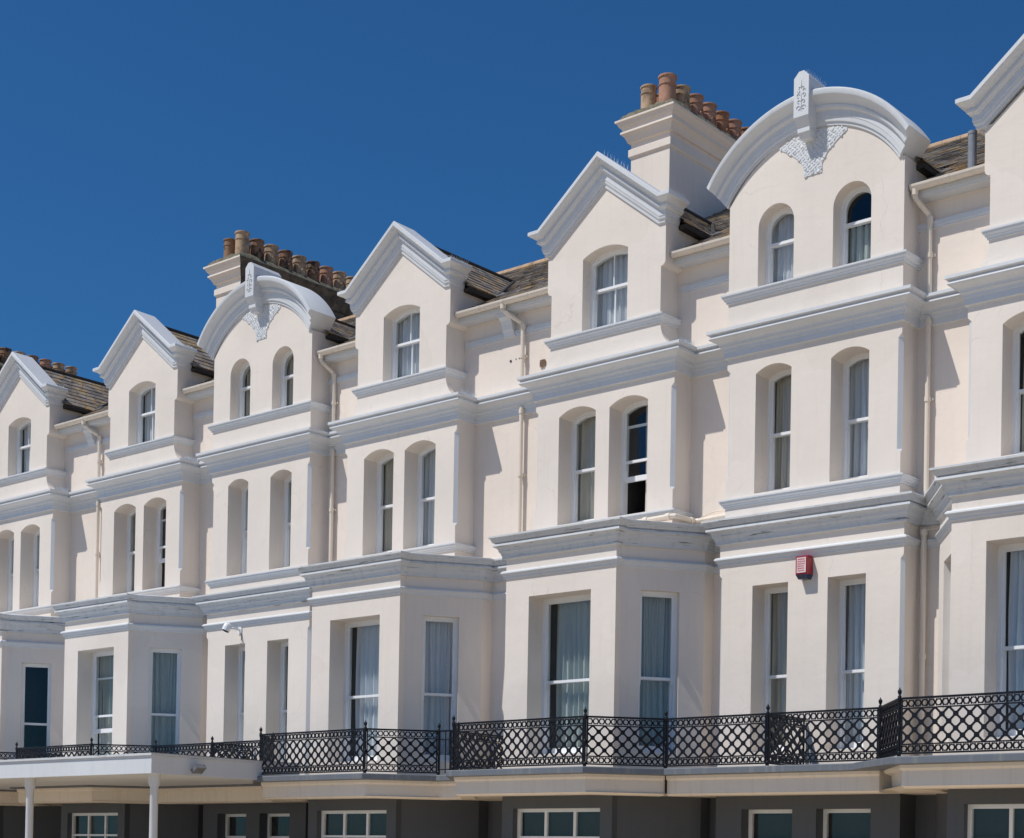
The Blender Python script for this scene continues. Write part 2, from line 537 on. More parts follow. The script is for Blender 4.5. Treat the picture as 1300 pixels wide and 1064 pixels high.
def bay_walls_A(mb, gf):
    o = [(-BAYX, 3.30), (BAYX, 3.30), (BAYX, 8.15), (-BAYX, 8.15)]
    hole = arch(.785, 3.72, 6.895, 0)
    gh = arch(1.1, .75, 2.65, 0)
    mb.panel(o, [hole], lambda u, v, d: (u, BAYY + d, v), .46)
    gf.panel([(-BAYX, 0), (BAYX, 0), (BAYX, 3.30), (-BAYX, 3.30)], [gh], lambda u, v, d: (u, BAYY + d, v), .25)
    for s in (-1, 1):
        for m_, za, zb in ((gf, 0, 3.3), (mb, 3.3, 8.15)): m_.face([(s * BAYX, BAYY, za), (s * BAYX, BAYY + .16, za), (s * BAYX, BAYY + .16, zb), (s * BAYX, BAYY, zb)])
        a, b = (BAYX, BAYY + .16), BAYE
        L = math.hypot(b[0] - a[0], b[1] - a[1])
        p, q = (a, b) if s > 0 else ((-b[0], b[1]), (-a[0], a[1]))
        c = CANT_C if s > 0 else L - CANT_C
        mp = cant_map(p, q)
        mb.panel([(0, 3.30), (L, 3.30), (L, 8.15), (0, 8.15)], [shift(arch(.40, 3.72, 6.87, 0), c)], mp, .14)
        gf.panel([(0, 0), (L, 0), (L, 3.30), (0, 3.30)], [], mp)
        for m_, za, zb in ((gf, 0, 3.3), (mb, 3.3, 8.15)): m_.face([(s * BAYE[0], BAYE[1], za), (s * BAYE[0], P0, za), (s * BAYE[0], P0, zb), (s * BAYE[0], BAYE[1], zb)])
    mb.face([(-BAYE[0], P0, 8.13), (-BAYE[0], BAYE[1], 8.13), (-BAYX, BAYY, 8.13), (BAYX, BAYY, 8.13), (BAYE[0], BAYE[1], 8.13), (BAYE[0], P0, 8.13)])
CANT_C = .80

def house_wall(kind, gap_hi, gap_lo):
    mb = MB(); gf = MB(); ch = {}
    if kind == 'A':
        r = side_outline_A()
        w = WIN_A2; g = WIN_AG
        holes2 = [shift(arch(w['h'], w['zb'], w['zs'], w['rise']), s * w['c']) for s in (-1, 1)]
        zc = 12.0
        # lower front (2nd floor) and upper front (gable) share the z = 11.80 line behind the cornice
        lo = [p for p in r if p[1] <= 11.801]; up = [p for p in r if p[1] >= 11.799]
        mb.panel(outline_from(lo, []), holes2, front_map, .43)
        mb.panel(outline_from(up, [(1.36, 14.29), (0, 15.38)][:]) if False else outline_from(up + [(1.37, 14.29)], [(0, 15.375)]), [arch(g['h'], g['zb'], g['zs'], g['rise'])], front_map, .27)
        strip_sides(mb, r, 0, P0, ch)
        for s in (-1, 1):
            mb.face([(s * 1.50, P0, 13.5), (s * 1.50, 1.75, 13.5), (s * 1.50, 1.75, 14.36), (s * 1.50, P0, 14.36)])
        bay_walls_A(mb, gf)
        wh, wl = W2A, BAYE[0]
    else:
        r = [(W2B, 7.9), (W2B, 8.93), (W2B - .07, 9.0), (W2B - .07, 10.98), (W2B, 11.05), (W2B, 14.20)]
        h = WIN_B['h']; c = WIN_B['c']
        holes = [shift(arch(h, 8.60, 10.86, .13), s * c) for s in (-1, 1)]
        mb.panel(outline_from([p for p in r if p[1] < 11.5] + [(W2B, 11.8)], []), holes, front_map, .45)
        arc = []
        for k in range(25):
            t = R(59.0) * (1 - k / 12)
            arc.append((2.10 * math.sin(t), 13.11 + 2.10 * math.cos(t)))
        mb.panel([(-W2B, 11.8), (W2B, 11.8)] + [(W2B, 14.19)] + arc + [(-W2B, 14.19)], [shift(arch(h, 12.50, 13.61, h, 0, 0, 20), s * .795) for s in (-1, 1)], front_map, .27)
        strip_sides(mb, r, 0, P0, ch)
        for s in (-1, 1):
            mb.face([(s * W2B, P0, 13.4), (s * W2B, 1.9, 13.4), (s * W2B, 1.9, 14.22), (s * W2B, P0, 14.22)])
        WL = 1.92
        r1 = [(WL, 3.30), (WL, 3.45), (WL - .06, 3.52), (WL - .06, 7.05), (WL, 7.12), (WL, 8.15)]
        mb.panel(outline_from(r1, []), [shift(arch(.385, 3.72, 6.86, 0), s * c) for s in (-1, 1)], front_map, .44)
        gf.panel([(-WL, 0), (WL, 0), (WL, 3.3), (-WL, 3.3)], [shift(arch(.55, .75, 2.65, 0), s * c) for s in (-1, 1)], front_map, .40)
        for s in (-1, 1): gf.face([(s * WL, 0, 0), (s * WL, P0, 0), (s * WL, P0, 3.3), (s * WL, 0, 3.3)])
        for s in (-1, 1):
            for (xa, za), (xb, zb) in zip(r1, r1[1:]):
                ca = WL - xa; cb = WL - xb
                if ca or cb:
                    q = [(s * xa, 0, za), (s * WL, ca, za), (s * WL, cb, zb), (s * xb, 0, zb)]
                    if not ca: q = [q[0], q[2], q[3]]
                    elif not cb: q = [q[0], q[1], q[3]]
                    ch.setdefault((s, 'low'), MB()).face(q)
                mb.face([(s * WL, ca, za), (s * WL, P0, za), (s * WL, P0, zb), (s * WL, cb, zb)])
        mb.face([(-WL, P0, 8.13), (-WL, 0, 8.13), (WL, 0, 8.13), (WL, P0, 8.13)])
        wh, wl = W2B, WL
    CACHE[('ch', kind)] = [c_.mesh('corner_chamfer', M['trim']) for c_ in ch.values()]
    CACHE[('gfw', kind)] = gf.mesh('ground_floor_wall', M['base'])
    return mb.mesh('wall', M['wall'])

def recess_mesh(kind, kindR, gap):
    """recessed wall to the right of the house, gap measured centre to centre"""
    mb = MB()
    a = W2A if kind == 'A' else W2B
    b = gap - (W2A if kindR == 'A' else W2B)
    x0, x1 = a - .4, b + .4
    mb.box(x0, x1, P0, P0 + .15, 3.0, 13.55)
    return mb.mesh('recess_wall', M['recess'])
def recess_base(kind, kindR, gap):
    mb = MB(); a = 1.9; mb.box(a, gap - a, P0, P0 + .15, 0, 2.998)
    return mb.mesh('ground_floor_wall', M['base'])

def main_cornice(kind, gap):
    mb = MB()
    w = W2A if kind == 'A' else W2B
    mb.plan([(-w, P0), (-w, 0), (w, 0), (w, P0), (gap[0], P0)], MAINC, pre=(-w - .5, P0), post=(gap[0], P0 - .5))
    return mb.mesh('main_cornice', M['trim'])
def bay_cornice(kind, gapx):
    mb = MB(); m2 = MB()
    if kind == 'A':
        path = [(-BAYE[0], P0), (-BAYE[0], BAYE[1]), (-BAYX, BAYY + .16), (-BAYX, BAYY), (BAYX, BAYY), (BAYX, BAYY + .16), BAYE, (BAYE[0], P0), (gapx, P0)]
    else:
        path = [(-1.92, P0), (-1.92, 0), (1.92, 0), (1.92, P0), (gapx, P0)]
    pre = (path[0][0] - .5, P0); post = (gapx, P0 - .5)
    mb.plan(path, BAYC, pre=pre, post=post)
    m2.plan(path, LOWS, pre=pre, post=post)
    return mb.mesh('bay_cornice', M['weath']), m2.mesh('string_course', M['trim'])

def rake_mesh():
    mb = MB()
    z0, xk, za = 14.26, 1.37, 15.345
    sec = 1 / math.cos(R(38.4)); tn = math.tan(R(19.2))
    fr = [((1.5, .42, z0), (1, 0, 0), (0, 0, 1)), ((1.5, 0, z0), (1, -1, 0), (0, 0, 1)), ((xk, 0, z0), (0, -1, 0), (tn, 0, 1)), ((0, 0, za), (0, -1, 0), (0, 0, sec))]
    L = [((-b[0], b[1], b[2]), (-o[0], o[1], o[2]), (-u[0], u[1], u[2])) for b, o, u in fr[:-1]]
    fr = L + fr[::-1]
    mb.sweep(fr, [(a * .86 if a > 0 else a, b + (.02 if a > .05 else 0)) for a, b in RAKE])
    return mb.mesh('gable_coping', M['trim'])

RAKEB = [(0, 0), (.04, 0), (.045, .05), (.08, .06), (.09, .13), (.10, .135), (.105, .24), (.15, .25), (.19, .27), (.20, .31), (.18, .325), (.215, .36), (.27, .40), (.34, .43), (.39, .44), (.40, .45), (.40, .535), (.36, .56), (-.55, .56), (-.55, 0)]
def arch_coping_mesh():
    mb = MB(); fr = []
    n = 36
    for k in range(n + 1):
        t = -1 + 2 * k / n
        a = R(59.0) * t; d = R(38.0) * t
        s = 1.09 - .17 * abs(t)
        fr.append(((2.10 * math.sin(a), 0, 13.08 + 2.10 * math.cos(a)), (0, -1, 0), (math.sin(d) * s, 0, math.cos(d) * s)))
    mb.sweep(fr, [(a * .74 if a > 0 else a, b) for a, b in RAKEB])
    return mb.mesh('gable_coping', M['trim'], True)

def keystone_mesh():
    mb = MB()
    w = .155
    # main block with a pointed top running back
    sec = [(-w, 15.30), (w, 15.30), (w, 16.02), (.05, 16.13), (-.05, 16.13), (-w, 16.02)]
    y0, y1 = -.37, .52
    f = [mb.vert((x, y0, z)) for x, z in sec]; b = [mb.vert((x, y1, z - .02)) for x, z in sec]
    n = len(sec)
    mb.f.append(f); mb.f.append(b[::-1])
    for k in range(n): mb.f.append([f[k], b[k], b[(k + 1) % n], f[(k + 1) % n]])
    # bracket below: splay then lower block
    def frustum(z0, z1, a0, a1, f0, f1):
        q = [(-a0, f0, z0), (a0, f0, z0), (a0, 0.0, z0), (-a0, 0.0, z0), (-a1, f1, z1), (a1, f1, z1), (a1, 0.0, z1), (-a1, 0.0, z1)]
        i = [mb.vert(p) for p in q]
        for s in ((0, 3, 2, 1), (0, 1, 5, 4), (1, 2, 6, 5), (3, 0, 4, 7)): mb.f.append([i[j] for j in s])
    frustum(15.13, 15.30, .125, w, -.27, -.37)
    frustum(15.05, 15.13, .125, .125, -.27, -.27)
    frustum(14.95, 15.05, .10, .125, -.20, -.25)
    return mb.mesh('keystone', M['trim'])
def carving_mesh():
    """scrolling relief on the face of the keystone"""
    mb = MB(); y = -.37
    def curl(cx, cz, r, a0, a1, th=.009):
        pts = []
        for k in range(9):
            a = R(a0 + (a1 - a0) * k / 8); q = r * (1 - .35 * k / 8)
            pts.append((cx + q * math.cos(a), y - .004, cz + q * math.sin(a)))
        mb.tube(pts, th, 5)
    for s in (-1, 1):
        curl(s * .05, 15.46, .045, 90 - 90 * s, 90 - 90 * s + s * 290)
        curl(s * .045, 15.57, .038, 90 + 90 * s, 90 + 90 * s - s * 270)
        curl(s * .055, 15.69, .04, 270, 270 + s * 250)
        curl(s * .03, 15.82, .03, 90 + 90 * s, 90 + 90 * s - s * 240)
        curl(s * .06, 15.77, .03, 0, s * 200)
    mb.tube([(0, y - .004, 15.40), (0, y - .004, 15.72)], .007, 5)
    mb.tube([(0, y - .004, 15.86), (0, y - .004, 15.97)], [.014, .003], 5)
    return mb.mesh('carving', M['weath'])

def vermic_mesh():
    """worm-cast relief panel in the tympanum"""
    rnd = random.Random(3); mb = MB()
    def inside(x, z):
        x = x - .005
        d = math.hypot(x, z - 13.08)
        if d > 2.06: return False
        if z < 14.33: return False
        zz = (z - 14.33)
        lim = .19 + .03 * zz if zz < .18 else .195 + .30 * ((zz - .18) / .34) ** 1.6 + .02
        return abs(x) < lim and abs(x) < .72
    bord = []
    zz = 14.33
    while zz < 15.3:
        x = .70
        while x > 0 and not inside(x + .005, zz): x -= .005
        if x <= 0: break
        bord.append((x, zz)); zz += .02
    ol = bord + [(-x, z) for x, z in reversed(bord)]
    mb.panel([(x + .005, z) for x, z in ol], [], lambda u, v, d: (u, -.014, v))
    for k in range(len(ol)):
        a, b = ol[k], ol[(k + 1) % len(ol)]
        mb.face([(a[0] + .005, 0, a[1]), (b[0] + .005, 0, b[1]), (b[0] + .005, -.014, b[1]), (a[0] + .005, -.014, a[1])])
    ca, sa = math.cos(.6), math.sin(.6)
    g = {}
    def gp(i, j):
        if (i, j) not in g:
            g[(i, j)] = ((i + rnd.uniform(-.36, .36)) * .078, (j + rnd.uniform(-.36, .36)) * .060)
        u, v = g[(i, j)]
        return (u * ca - v * sa, 14.75 + u * sa + v * ca)
    for i in range(-16, 17):
        for j in range(-20, 21):
            q = [gp(i, j), gp(i + 1, j), gp(i + 1, j + 1), gp(i, j + 1)]
            cx = sum(p[0] for p in q) / 4; cz = sum(p[1] for p in q) / 4
            if not inside(cx, cz): continue
            # round the corners by using edge points as well
            r8 = []
            for k in range(4):
                a, b = q[k], q[(k + 1) % 4]
                r8 += [(a[0] * .72 + cx * .28, a[1] * .72 + cz * .28), ((a[0] + b[0]) / 2 * .86 + cx * .14, (a[1] + b[1]) / 2 * .86 + cz * .14)]
            h = rnd.uniform(.019, .028)
            base = [mb.vert((x, .001, z)) for x, z in r8]
            mid = [mb.vert((cx + (x - cx) * .95, -h * .7, cz + (z - cz) * .95)) for x, z in r8]
            top = [mb.vert((cx + (x - cx) * .62, -h, cz + (z - cz) * .62)) for x, z in r8]
            for A_, B_ in ((base, mid), (mid, top)):
                for k in range(8): mb.f.append([A_[k], A_[(k + 1) % 8], B_[(k + 1) % 8], B_[k]])
            mb.f.append(top)
    return mb.mesh('carved_panel', M['trim'])

ROOF_E, ROOF_Z, ROOF_S, RIDGE_Y = .30, 13.74, .565, 7.5
def roof_z(y): return ROOF_Z + ROOF_S * (y - ROOF_E)
def slates(mb, p0, p1, q0, q1, n, lift=.022, seed=0, wid=.32):
    """stepped courses of separate slates between an eave edge p0-p1 and a ridge edge q0-q1"""
    p0, p1, q0, q1 = map(Vector, (p0, p1, q0, q1)); rnd = random.Random(seed)
    nn = (p1 - p0).cross(q0 - p0).normalized()
    if nn.z < 0: nn = -nn
    for k in range(n):
        a, b = k / n, min(1, (k + 1) / n + .012)
        A0, A1 = p0.lerp(q0, a), p1.lerp(q1, a); B0, B1 = p0.lerp(q0, b), p1.lerp(q1, b)
        L = (A1 - A0).length
        m = max(1, int(L / wid))
        off = .5 / m if k % 2 else 0
        cuts = [0] + [min(1, max(0, (j + .0) / m + off)) for j in range(1 if not k % 2 else 0, m + 1)] + [1]
        cuts = sorted(set(cuts))
        for c0, c1 in zip(cuts, cuts[1:]):
            if c1 - c0 < 1e-4: continue
            g = .004 / max(L, .1)
            l = lift * rnd.uniform(.75, 1.35)
            u0, u1 = c0 + g, c1 - g
            if u1 <= u0: continue
            jj = rnd.uniform(-.008, .008)
            dn = (A0 - B0).normalized() * jj
            a0, a1 = A0.lerp(A1, u0) + nn * l + dn, A0.lerp(A1, u1) + nn * l + dn
            b0, b1 = B0.lerp(B1, u0) + nn * .004, B0.lerp(B1, u1) + nn * .004
            mb.face([a0, a1, b1, b0])
            mb.face([A0.lerp(A1, u0) + dn - nn * .004, A0.lerp(A1, u1) + dn - nn * .004, a1, a0])

def main_roof(x0, x1, ws):
    mb = MB()
    zr = roof_z(RIDGE_Y)
    for a, b, ye, n in ((x0, -ws, ROOF_E - .04, 34), (ws, x1, ROOF_E - .04, 34), (-ws, ws, 2.25, 25)):
        slates(mb, (a, ye, roof_z(ye)), (b, ye, roof_z(ye)), (a, RIDGE_Y, zr), (b, RIDGE_Y, zr), n, seed=int(x0 * 10 + b * 7) % 97)
        mb.face([(a, ye, roof_z(ye) - .04), (b, ye, roof_z(ye) - .04), (b, RIDGE_Y, zr - .02), (a, RIDGE_Y, zr - .02)])
    mb.face([(x0, RIDGE_Y, zr), (x1, RIDGE_Y, zr), (x1, RIDGE_Y * 2, ROOF_Z), (x0, RIDGE_Y * 2, ROOF_Z)])
    return mb.mesh('roof', M['slate'])
def ridge_mesh(x0, x1):
    mb = MB(); zr = roof_z(RIDGE_Y)
    n = int((x1 - x0) / .45) + 1
    for k in range(n):
        a = x0 + (x1 - x0) * k / n; b = x0 + (x1 - x0) * (k + 1) / n
        mb.tube([(a + .004, RIDGE_Y, zr - .02), (b - .004, RIDGE_Y, zr - .02)], .11, 10)
    return mb.mesh('ridge_tile', M['pot2'])

def dormer_roof(kind):
    mb = MB()
    if kind == 'A': zr, xe, ze = 15.74, 1.66, 14.36
    else: zr, xe, ze = 15.40, 1.98, 14.20
    yv = ROOF_E + (ze - ROOF_Z) / ROOF_S; yr = ROOF_E + (zr - ROOF_Z) / ROOF_S
    y0 = .36
    for s in (-1, 1):
        n = 9
        # courses run front to back; the back end is cut on the valley line
        slates(mb, (s * xe, y0, ze), (s * xe, yv, ze), (0, y0, zr), (0, yr, zr), n, .02, seed=s + 5, wid=.30)
        mb.face([(s * xe, y0, ze - .03), (s * xe, yv, ze - .03), (0, yr, zr - .03), (0, y0, zr - .03)])
    return mb.mesh('dormer_roof', M['slate'])
def dormer_edge(kind):
    mb = MB()
    if kind == 'A': zr, xe, ze, ww = 15.74, 1.66, 14.36, 1.5
    else: zr, xe, ze, ww = 15.40, 1.98, 14.20, W2B
    yv = ROOF_E + (ze - ROOF_Z) / ROOF_S; yr = ROOF_E + (zr - ROOF_Z) / ROOF_S
    for s in (-1, 1):
        a, b = sorted((s * (ww - .05), s * (xe + .005)))
        mb.box(a, b, .43, yv - .03, ze - .12, ze - .035)  # soffit box coloured near-black to stand for the shaded gap under the slates
        mb.tube([(s * (xe + .02), yv + .02, ze + .04), (0, yr + .03, zr + .03)], .05, 6)
    mb.tube([(0, .43, zr + .01), (0, yr + .1, zr + .01)], .06, 8)
    return mb.mesh('ridge_capping_and_eave_gap', M['dvoid'])
def flashing_mesh(kind):
    mb = MB()
    ze = 14.36 if kind == 'A' else 14.20; xe = 1.66 if kind == 'A' else 1.98
    yv = ROOF_E + (ze - ROOF_Z) / ROOF_S
    rnd = random.Random(4)
    for k in range(5):
        t = k / 5
        x = xe + .06 - t * .6; y = yv - .05 + t * (.6 * .9)
        z = roof_z(y) + .035
        mb.obox((x + .10, y - .02, z), Vector((.75, .5, .28)).normalized(), Vector((-.5, .8, .3)).normalized(), Vector((0, -.5, .86)), .10 + rnd.uniform(0, .03), .05, .008)
    return mb.mesh('lead_flashing', M['trim'])

def gutter_mesh(x0, x1):
    mb = MB()
    yc, r = .20, .085
    pts = []
    for k in range(9):
        a = math.pi + math.pi * k / 8
        pts.append((yc + r * math.cos(a), 13.70 + r * 1.25 * math.sin(a)))
    inner = [(yc + (y - yc) * .86, 13.70 + (z - 13.70) * .86) for y, z in pts[::-1]]
    sec = pts + inner
    L = [mb.vert((x0, y, z)) for y, z in sec]; Rr = [mb.vert((x1, y, z)) for y, z in sec]
    n = len(sec)
    for k in range(n): mb.f.append([L[k], Rr[k], Rr[(k + 1) % n], L[(k + 1) % n]])
    mb.f.append([L[k] for k in range(9)]); mb.f.append([Rr[k] for k in range(8, -1, -1)])
    m = max(1, int((x1 - x0) / .9))
    for j in range(1, m + 1):                 # union joints
        x = x0 + (x1 - x0) * j / (m + 1)
        a = [mb.vert((x - .035, yc + (y - yc) * 1.07, 13.70 + (z - 13.70) * 1.08)) for y, z in pts]
        b = [mb.vert((x + .035, yc + (y - yc) * 1.07, 13.70 + (z - 13.70) * 1.08)) for y, z in pts]
        for k in range(8): mb.f.append([a[k], b[k], b[k + 1], a[k + 1]])
        mb.f.append(a[::-1]); mb.f.append(b)
    return mb.mesh('gutter', M['cream'])
def eave_mesh(x0, x1):
    mb = MB()
    mb.box(x0, x1, .29, .315, 13.53, 13.72)
    mb.box(x0, x1, .315, P0 + .02, 13.50, 13.53)
    mb.box(x0, x1, P0 - .05, P0, 13.04, 13.13)
    mb.box(x0, x1, P0 - .03, P0, 13.00, 13.04)
    return mb.mesh('eaves_board', M['trim'])
def bracket_mesh():
    mb = MB()
    sec = [(.32, 13.495), (P0, 13.495), (P0, 13.02), (.54, 13.02), (.50, 13.12), (.47, 13.16), (.44, 13.26), (.40, 13.34), (.36, 13.38), (.33, 13.40)]
    w = .15
    a = [mb.vert((-w, y, z)) for y, z in sec]; b = [mb.vert((w, y, z)) for y, z in sec]
    n = len(sec)
    mb.f.append(a); mb.f.append(b[::-1])
    for k in range(n): mb.f.append([a[k], a[(k + 1) % n], b[(k + 1) % n], b[k]])
    return mb.mesh('eaves_bracket', M['trim'])

def pipe_mesh(xh, xv, zb=8.16, zt=11.83):
    """rainwater pipe: outlet under the gutter, swan neck, then drops; passes through the cornice"""
    mb = MB(); r = .047
    yv = P0 - .10
    mb.tube([(xh, .20, 13.62), (xh, .20, 13.50), (xh + (xv - xh) * .15, .24, 13.44), (xv - (xv - xh) * .12, yv - .03, 13.24), (xv, yv, 13.15), (xv, yv, 11.72)], r, 10)
    mb.tube([(xh, .20, 13.63), (xh, .20, 13.52)], r * 1.35, 10)
    mb.tube([(xv, yv, 13.20), (xv, yv, 13.08)], r * 1.25, 10)
    mb.tube([(xv, yv, 11.40), (xv, yv, zb)], r, 10)
    for z in (12.55, 9.98, 11.35):
        mb.tube([(xv, yv, z), (xv, yv, z - .09)], r * 1.28, 10)
        mb.box(xv - .085, xv + .085, yv + .045, yv + .075, z - .06, z - .02)
    return mb.mesh('downpipe', M['cream'])
def low_pipe_mesh(x, y=P0 - .12):
    mb = MB(); r = .05
    mb.tube([(x + .34, y, 7.60), (x + .02, y, 7.60)], .014, 6)
    mb.tube([(x, y, 7.62), (x, y, 3.40)], r, 10)
    for z in (7.60, 5.4):
        mb.tube([(x, y, z), (x, y, z - .10)], r * 1.28, 10)
    return mb.mesh('downpipe', M['cream'])

def spikes_mesh(p, q, n, h=.11):
    mb = MB(); p = Vector(p); q = Vector(q); rnd = random.Random(int(p.x * 100 + q.y * 10))
    side = (q - p).normalized().cross(Vector((0, 0, 1)))
    for k in range(n):
        c = p.lerp(q, (k + .5) / n)
        for s in (-1, 0, 1):
            tip = c + Vector((0, 0, h * rnd.uniform(.8, 1.1))) + side * s * .05 + (q - p).normalized() * rnd.uniform(-.02, .02)
            mb.tube([c, tip], [.005, .0015], 4, False)
    d = (q - p).normalized()
    mb.obox(p.lerp(q, .5), d, side, (0, 0, 1), (q - p).length / 2, .012, .004)
    return mb.mesh('bird_spikes', M['spike'])

def chimney(parent):
    x0, x1, y0, y1 = -2.98, -1.86, 4.80, 10.15
    mb = MB()
    mb.box(x0, x1, y0, y1, 13.9, 19.0)
    path = [(x0, y1), (x0, y0), (x1, y0), (x1, y1)]
    prof = [(0, 19.26), (.25, 19.25), (.29, 19.235), (.29, 19.19), (.25, 19.17), (.22, 19.10), (.17, 19.05), (.15, 18.985), (.19, 18.975), (.195, 18.93), (.17, 18.915), (.12, 18.86), (.09, 18.80), (.065, 18.74), (.065, 18.73), (0, 18.72)]
    cx, cy = (x0 + x1) / 2, (y0 + y1) / 2
    def loop(pr):
        hw, hd = (x1 - x0) / 2, (y1 - y0) / 2
        fr = []
        for sx, sy in ((-1, 1), (-1, -1), (1, -1), (1, 1), (-1, 1)):
            fr.append(((cx + sx * hw, cy + sy * hd, 0), (sx, sy, 0), (0, 0, 1)))
        mb.sweep(fr, pr, caps=False)
    loop(prof)
    loop([(0, 18.58), (.035, 18.575), (.05, 18.56), (.05, 18.40), (.03, 18.37), (0, 18.36)])
    old = parent.location.x < -25
    def stack():
        me = mb.mesh('chimney_stack', M['recess'])
        if old:
            me.materials.append(M['soot'])
            for p in me.polygons:
                if p.center.x > x1 - .02 and p.center.y > y0 + .12: p.material_index = 1
        return me
    c = obj('chimney_stack', cached(('stack', old), stack), parent)
    def fl():
        m = MB(); a = .25
        b = [(x0 - a, y0 - a, 19.255), (x1 + a, y0 - a, 19.255), (x1 + a, y1 + a, 19.255), (x0 - a, y1 + a, 19.255)]
        t = [(x0 - .04, y0 - .04, 19.45), (x1 + .04, y0 - .04, 19.45), (x1 + .04, y1 + .04, 19.45), (x0 - .04, y1 + .04, 19.45)]
        rnd = random.Random(2); nb = 14
        def edge(P, Q):
            return [Vector(P).lerp(Vector(Q), k / nb) for k in range(nb)]
        B = sum([edge(b[i], b[(i + 1) % 4]) for i in range(4)], []); T = sum([edge(t[i], t[(i + 1) % 4]) for i in range(4)], [])
        B = [p + Vector((rnd.uniform(-.02, .02), rnd.uniform(-.02, .02), 0)) for p in B]
        Mid = [p.lerp(q, .45) + Vector((rnd.uniform(-.02, .02), rnd.uniform(-.02, .02), .05 + rnd.uniform(-.03, .03))) for p, q in zip(B, T)]
        n = len(B); ib = [m.vert(p) for p in B]; im = [m.vert(p) for p in Mid]; it = [m.vert(p) for p in T]
        for A_, B_ in ((ib, im), (im, it)):
            for k in range(n): m.f.append([A_[k], A_[(k + 1) % n], B_[(k + 1) % n], B_[k]])
        m.f.append(it)
        return m.mesh('flaunching', M['mortar'], True)
    obj('flaunching', cached('fl', fl), c)
    def pot(h, r, mat, hood):
        def f():
            m = MB()
            m.lathe((0, 0, 0), [(r * 1.0, 0), (r * .98, h * .70), (r * 1.06, h * .705), (r * 1.06, h * .735), (r * .97, h * .74), (r * .96, h * .93), (r * 1.07, h * .94), (r * 1.10, h * .97), (r * 1.06, h), (r * .85, h), (r * .80, h * .8)], 18)
            if hood:       # open smoke slot with a projecting surround on the shaded side
                for s in (-1, 1):
                    m.tube([(r * .93, s * r * .55, .06), (r * .97, s * r * .52, h * .36), (r * 1.02, 0, h * .56)], .018, 6)
            return m.mesh('chimney_pot', M[mat], True)
        return cached(('pot', h, r, mat, hood), f)
    rnd = random.Random(int(parent.location.x * 10))
    mats = ['pot1', 'pot2', 'pot1', 'pot1', 'pot4', 'pot1', 'pot4', 'pot1'] if parent.location.x > -25 else ['pot2', 'pot3', 'pot2', 'pot3', 'pot2', 'pot3', 'pot1', 'pot2']
    for k in range(9):
        y = y0 + .25 + k * .566
        obj('chimney_pot', pot(.79 if k == 0 else   .72, .21, mats[k % 8], k > 0), c, (x1 - .27, y, 19.38), rnd.uniform(-.3, .3))
    for k in range(9):
        y = y0 + .22 + k * .566
        obj('chimney_pot', pot(.68, .19, 'pot2' if (k == 0 and parent.location.x > -25) else 'pot3', False), c, (x0 + .33, y, 19.38), rnd.uniform(-.3, .3))
    return c

# ------------------------------------------------------------------ railings
RY, RYB = -2.50, -1.30
RB, RT = 3.40, 4.30
def rail_panel(L):
    """cast-iron lattice panel lying in the local xz plane, from x=0 to x=L"""
    mb = MB(); t = .011
    zt, zm1, zm2 = RT, RT - .175, RB + .155
    for z, hh, tt in ((zt - .015, .017, .02), (zm1, .011, .012), (zm2, .011, .012), (RB + .012, .013, .016)):
        mb.box(0, L, -tt, tt, z - hh, z + hh)
    def band(z0, z1):
        p = .1175; n = max(1, round(L / p)); p = L / n; r = (z1 - z0) / 2 - .004; zc = (z0 + z1) / 2
        r = min(r, p * .5)
        for k in range(n):
            cx = (k + .5) * p; seg = 12
            ro, ri = r, r - .019
            a = []
            for j in range(seg):
                an = 2 * math.pi * j / seg
                a.append((math.cos(an), math.sin(an)))
            o0 = [mb.vert((cx + ro * c, -t, zc + ro * s)) for c, s in a]; i0 = [mb.vert((cx + ri * c, -t, zc + ri * s)) for c, s in a]
            o1 = [mb.vert((cx + ro * c, t, zc + ro * s)) for c, s in a]; i1 = [mb.vert((cx + ri * c, t, zc + ri * s)) for c, s in a]
            for j in range(seg):
                q = (j + 1) % seg
                mb.f += [[o0[j], o0[q], i0[q], i0[j]], [o1[q], o1[j], i1[j], i1[q]], [o0[q], o0[j], o1[j], o1[q]], [i0[j], i0[q], i1[q], i1[j]]]
            if k:
                x = k * p
                mb.obox((x, 0, zc), (.707, 0, .707), (0, 1, 0), (-.707, 0, .707), .012, t, .012)
                for s in (-1, 1):
                    for w in (-1, 1):
                        mb.obox((x + w * .016, 0, zc + s * (r * .62)), (.45 * w * s, 0, .89), (0, 1, 0), (-.89, 0, .45 * w * s), r * .42, t * .8, .006)
    band(zm1 + .011, zt - .03); band(RB + .026, zm2 - .011)
    # diagonal lattice with square bosses, two and a half cells high
    z0, z1 = zm2, zm1; hq = (z1 - z0) / 5
    n = max(2, round(L / .1175)); hp = L / n
    def pt(i, j): return Vector((i * hp, 0, z0 + j * hq))
    for i in range(n + 1):
        for j in range(6):
            if (i + j) % 2: continue
            c = pt(i, j)
            if i < n:
                for dj in (-1, 1):
                    if 0 <= j + dj <= 5:
                        e = pt(i + 1, j + dj); d = e - c; l = d.length; d.normalize()
                        mb.obox((c + e) / 2, d, (0, 1, 0), Vector((-d.z, 0, d.x)), l / 2, t, .0155)
            if 0 < i < n:
                if 0 < j < 5: mb.box(c.x - .041, c.x + .041, -t * 1.3, t * 1.3, c.z - .041, c.z + .041)
                else: mb.box(c.x - .028, c.x + .028, -t * 1.25, t * 1.25, c.z - (0 if j == 0 else .03), c.z + (.03 if j == 0 else 0))
    for x in (.012, L - .012):
        mb.box(x - .012, x + .012, -.013, .013, RB, RT - .002)
    return mb.mesh('railing_panel', M['iron'])
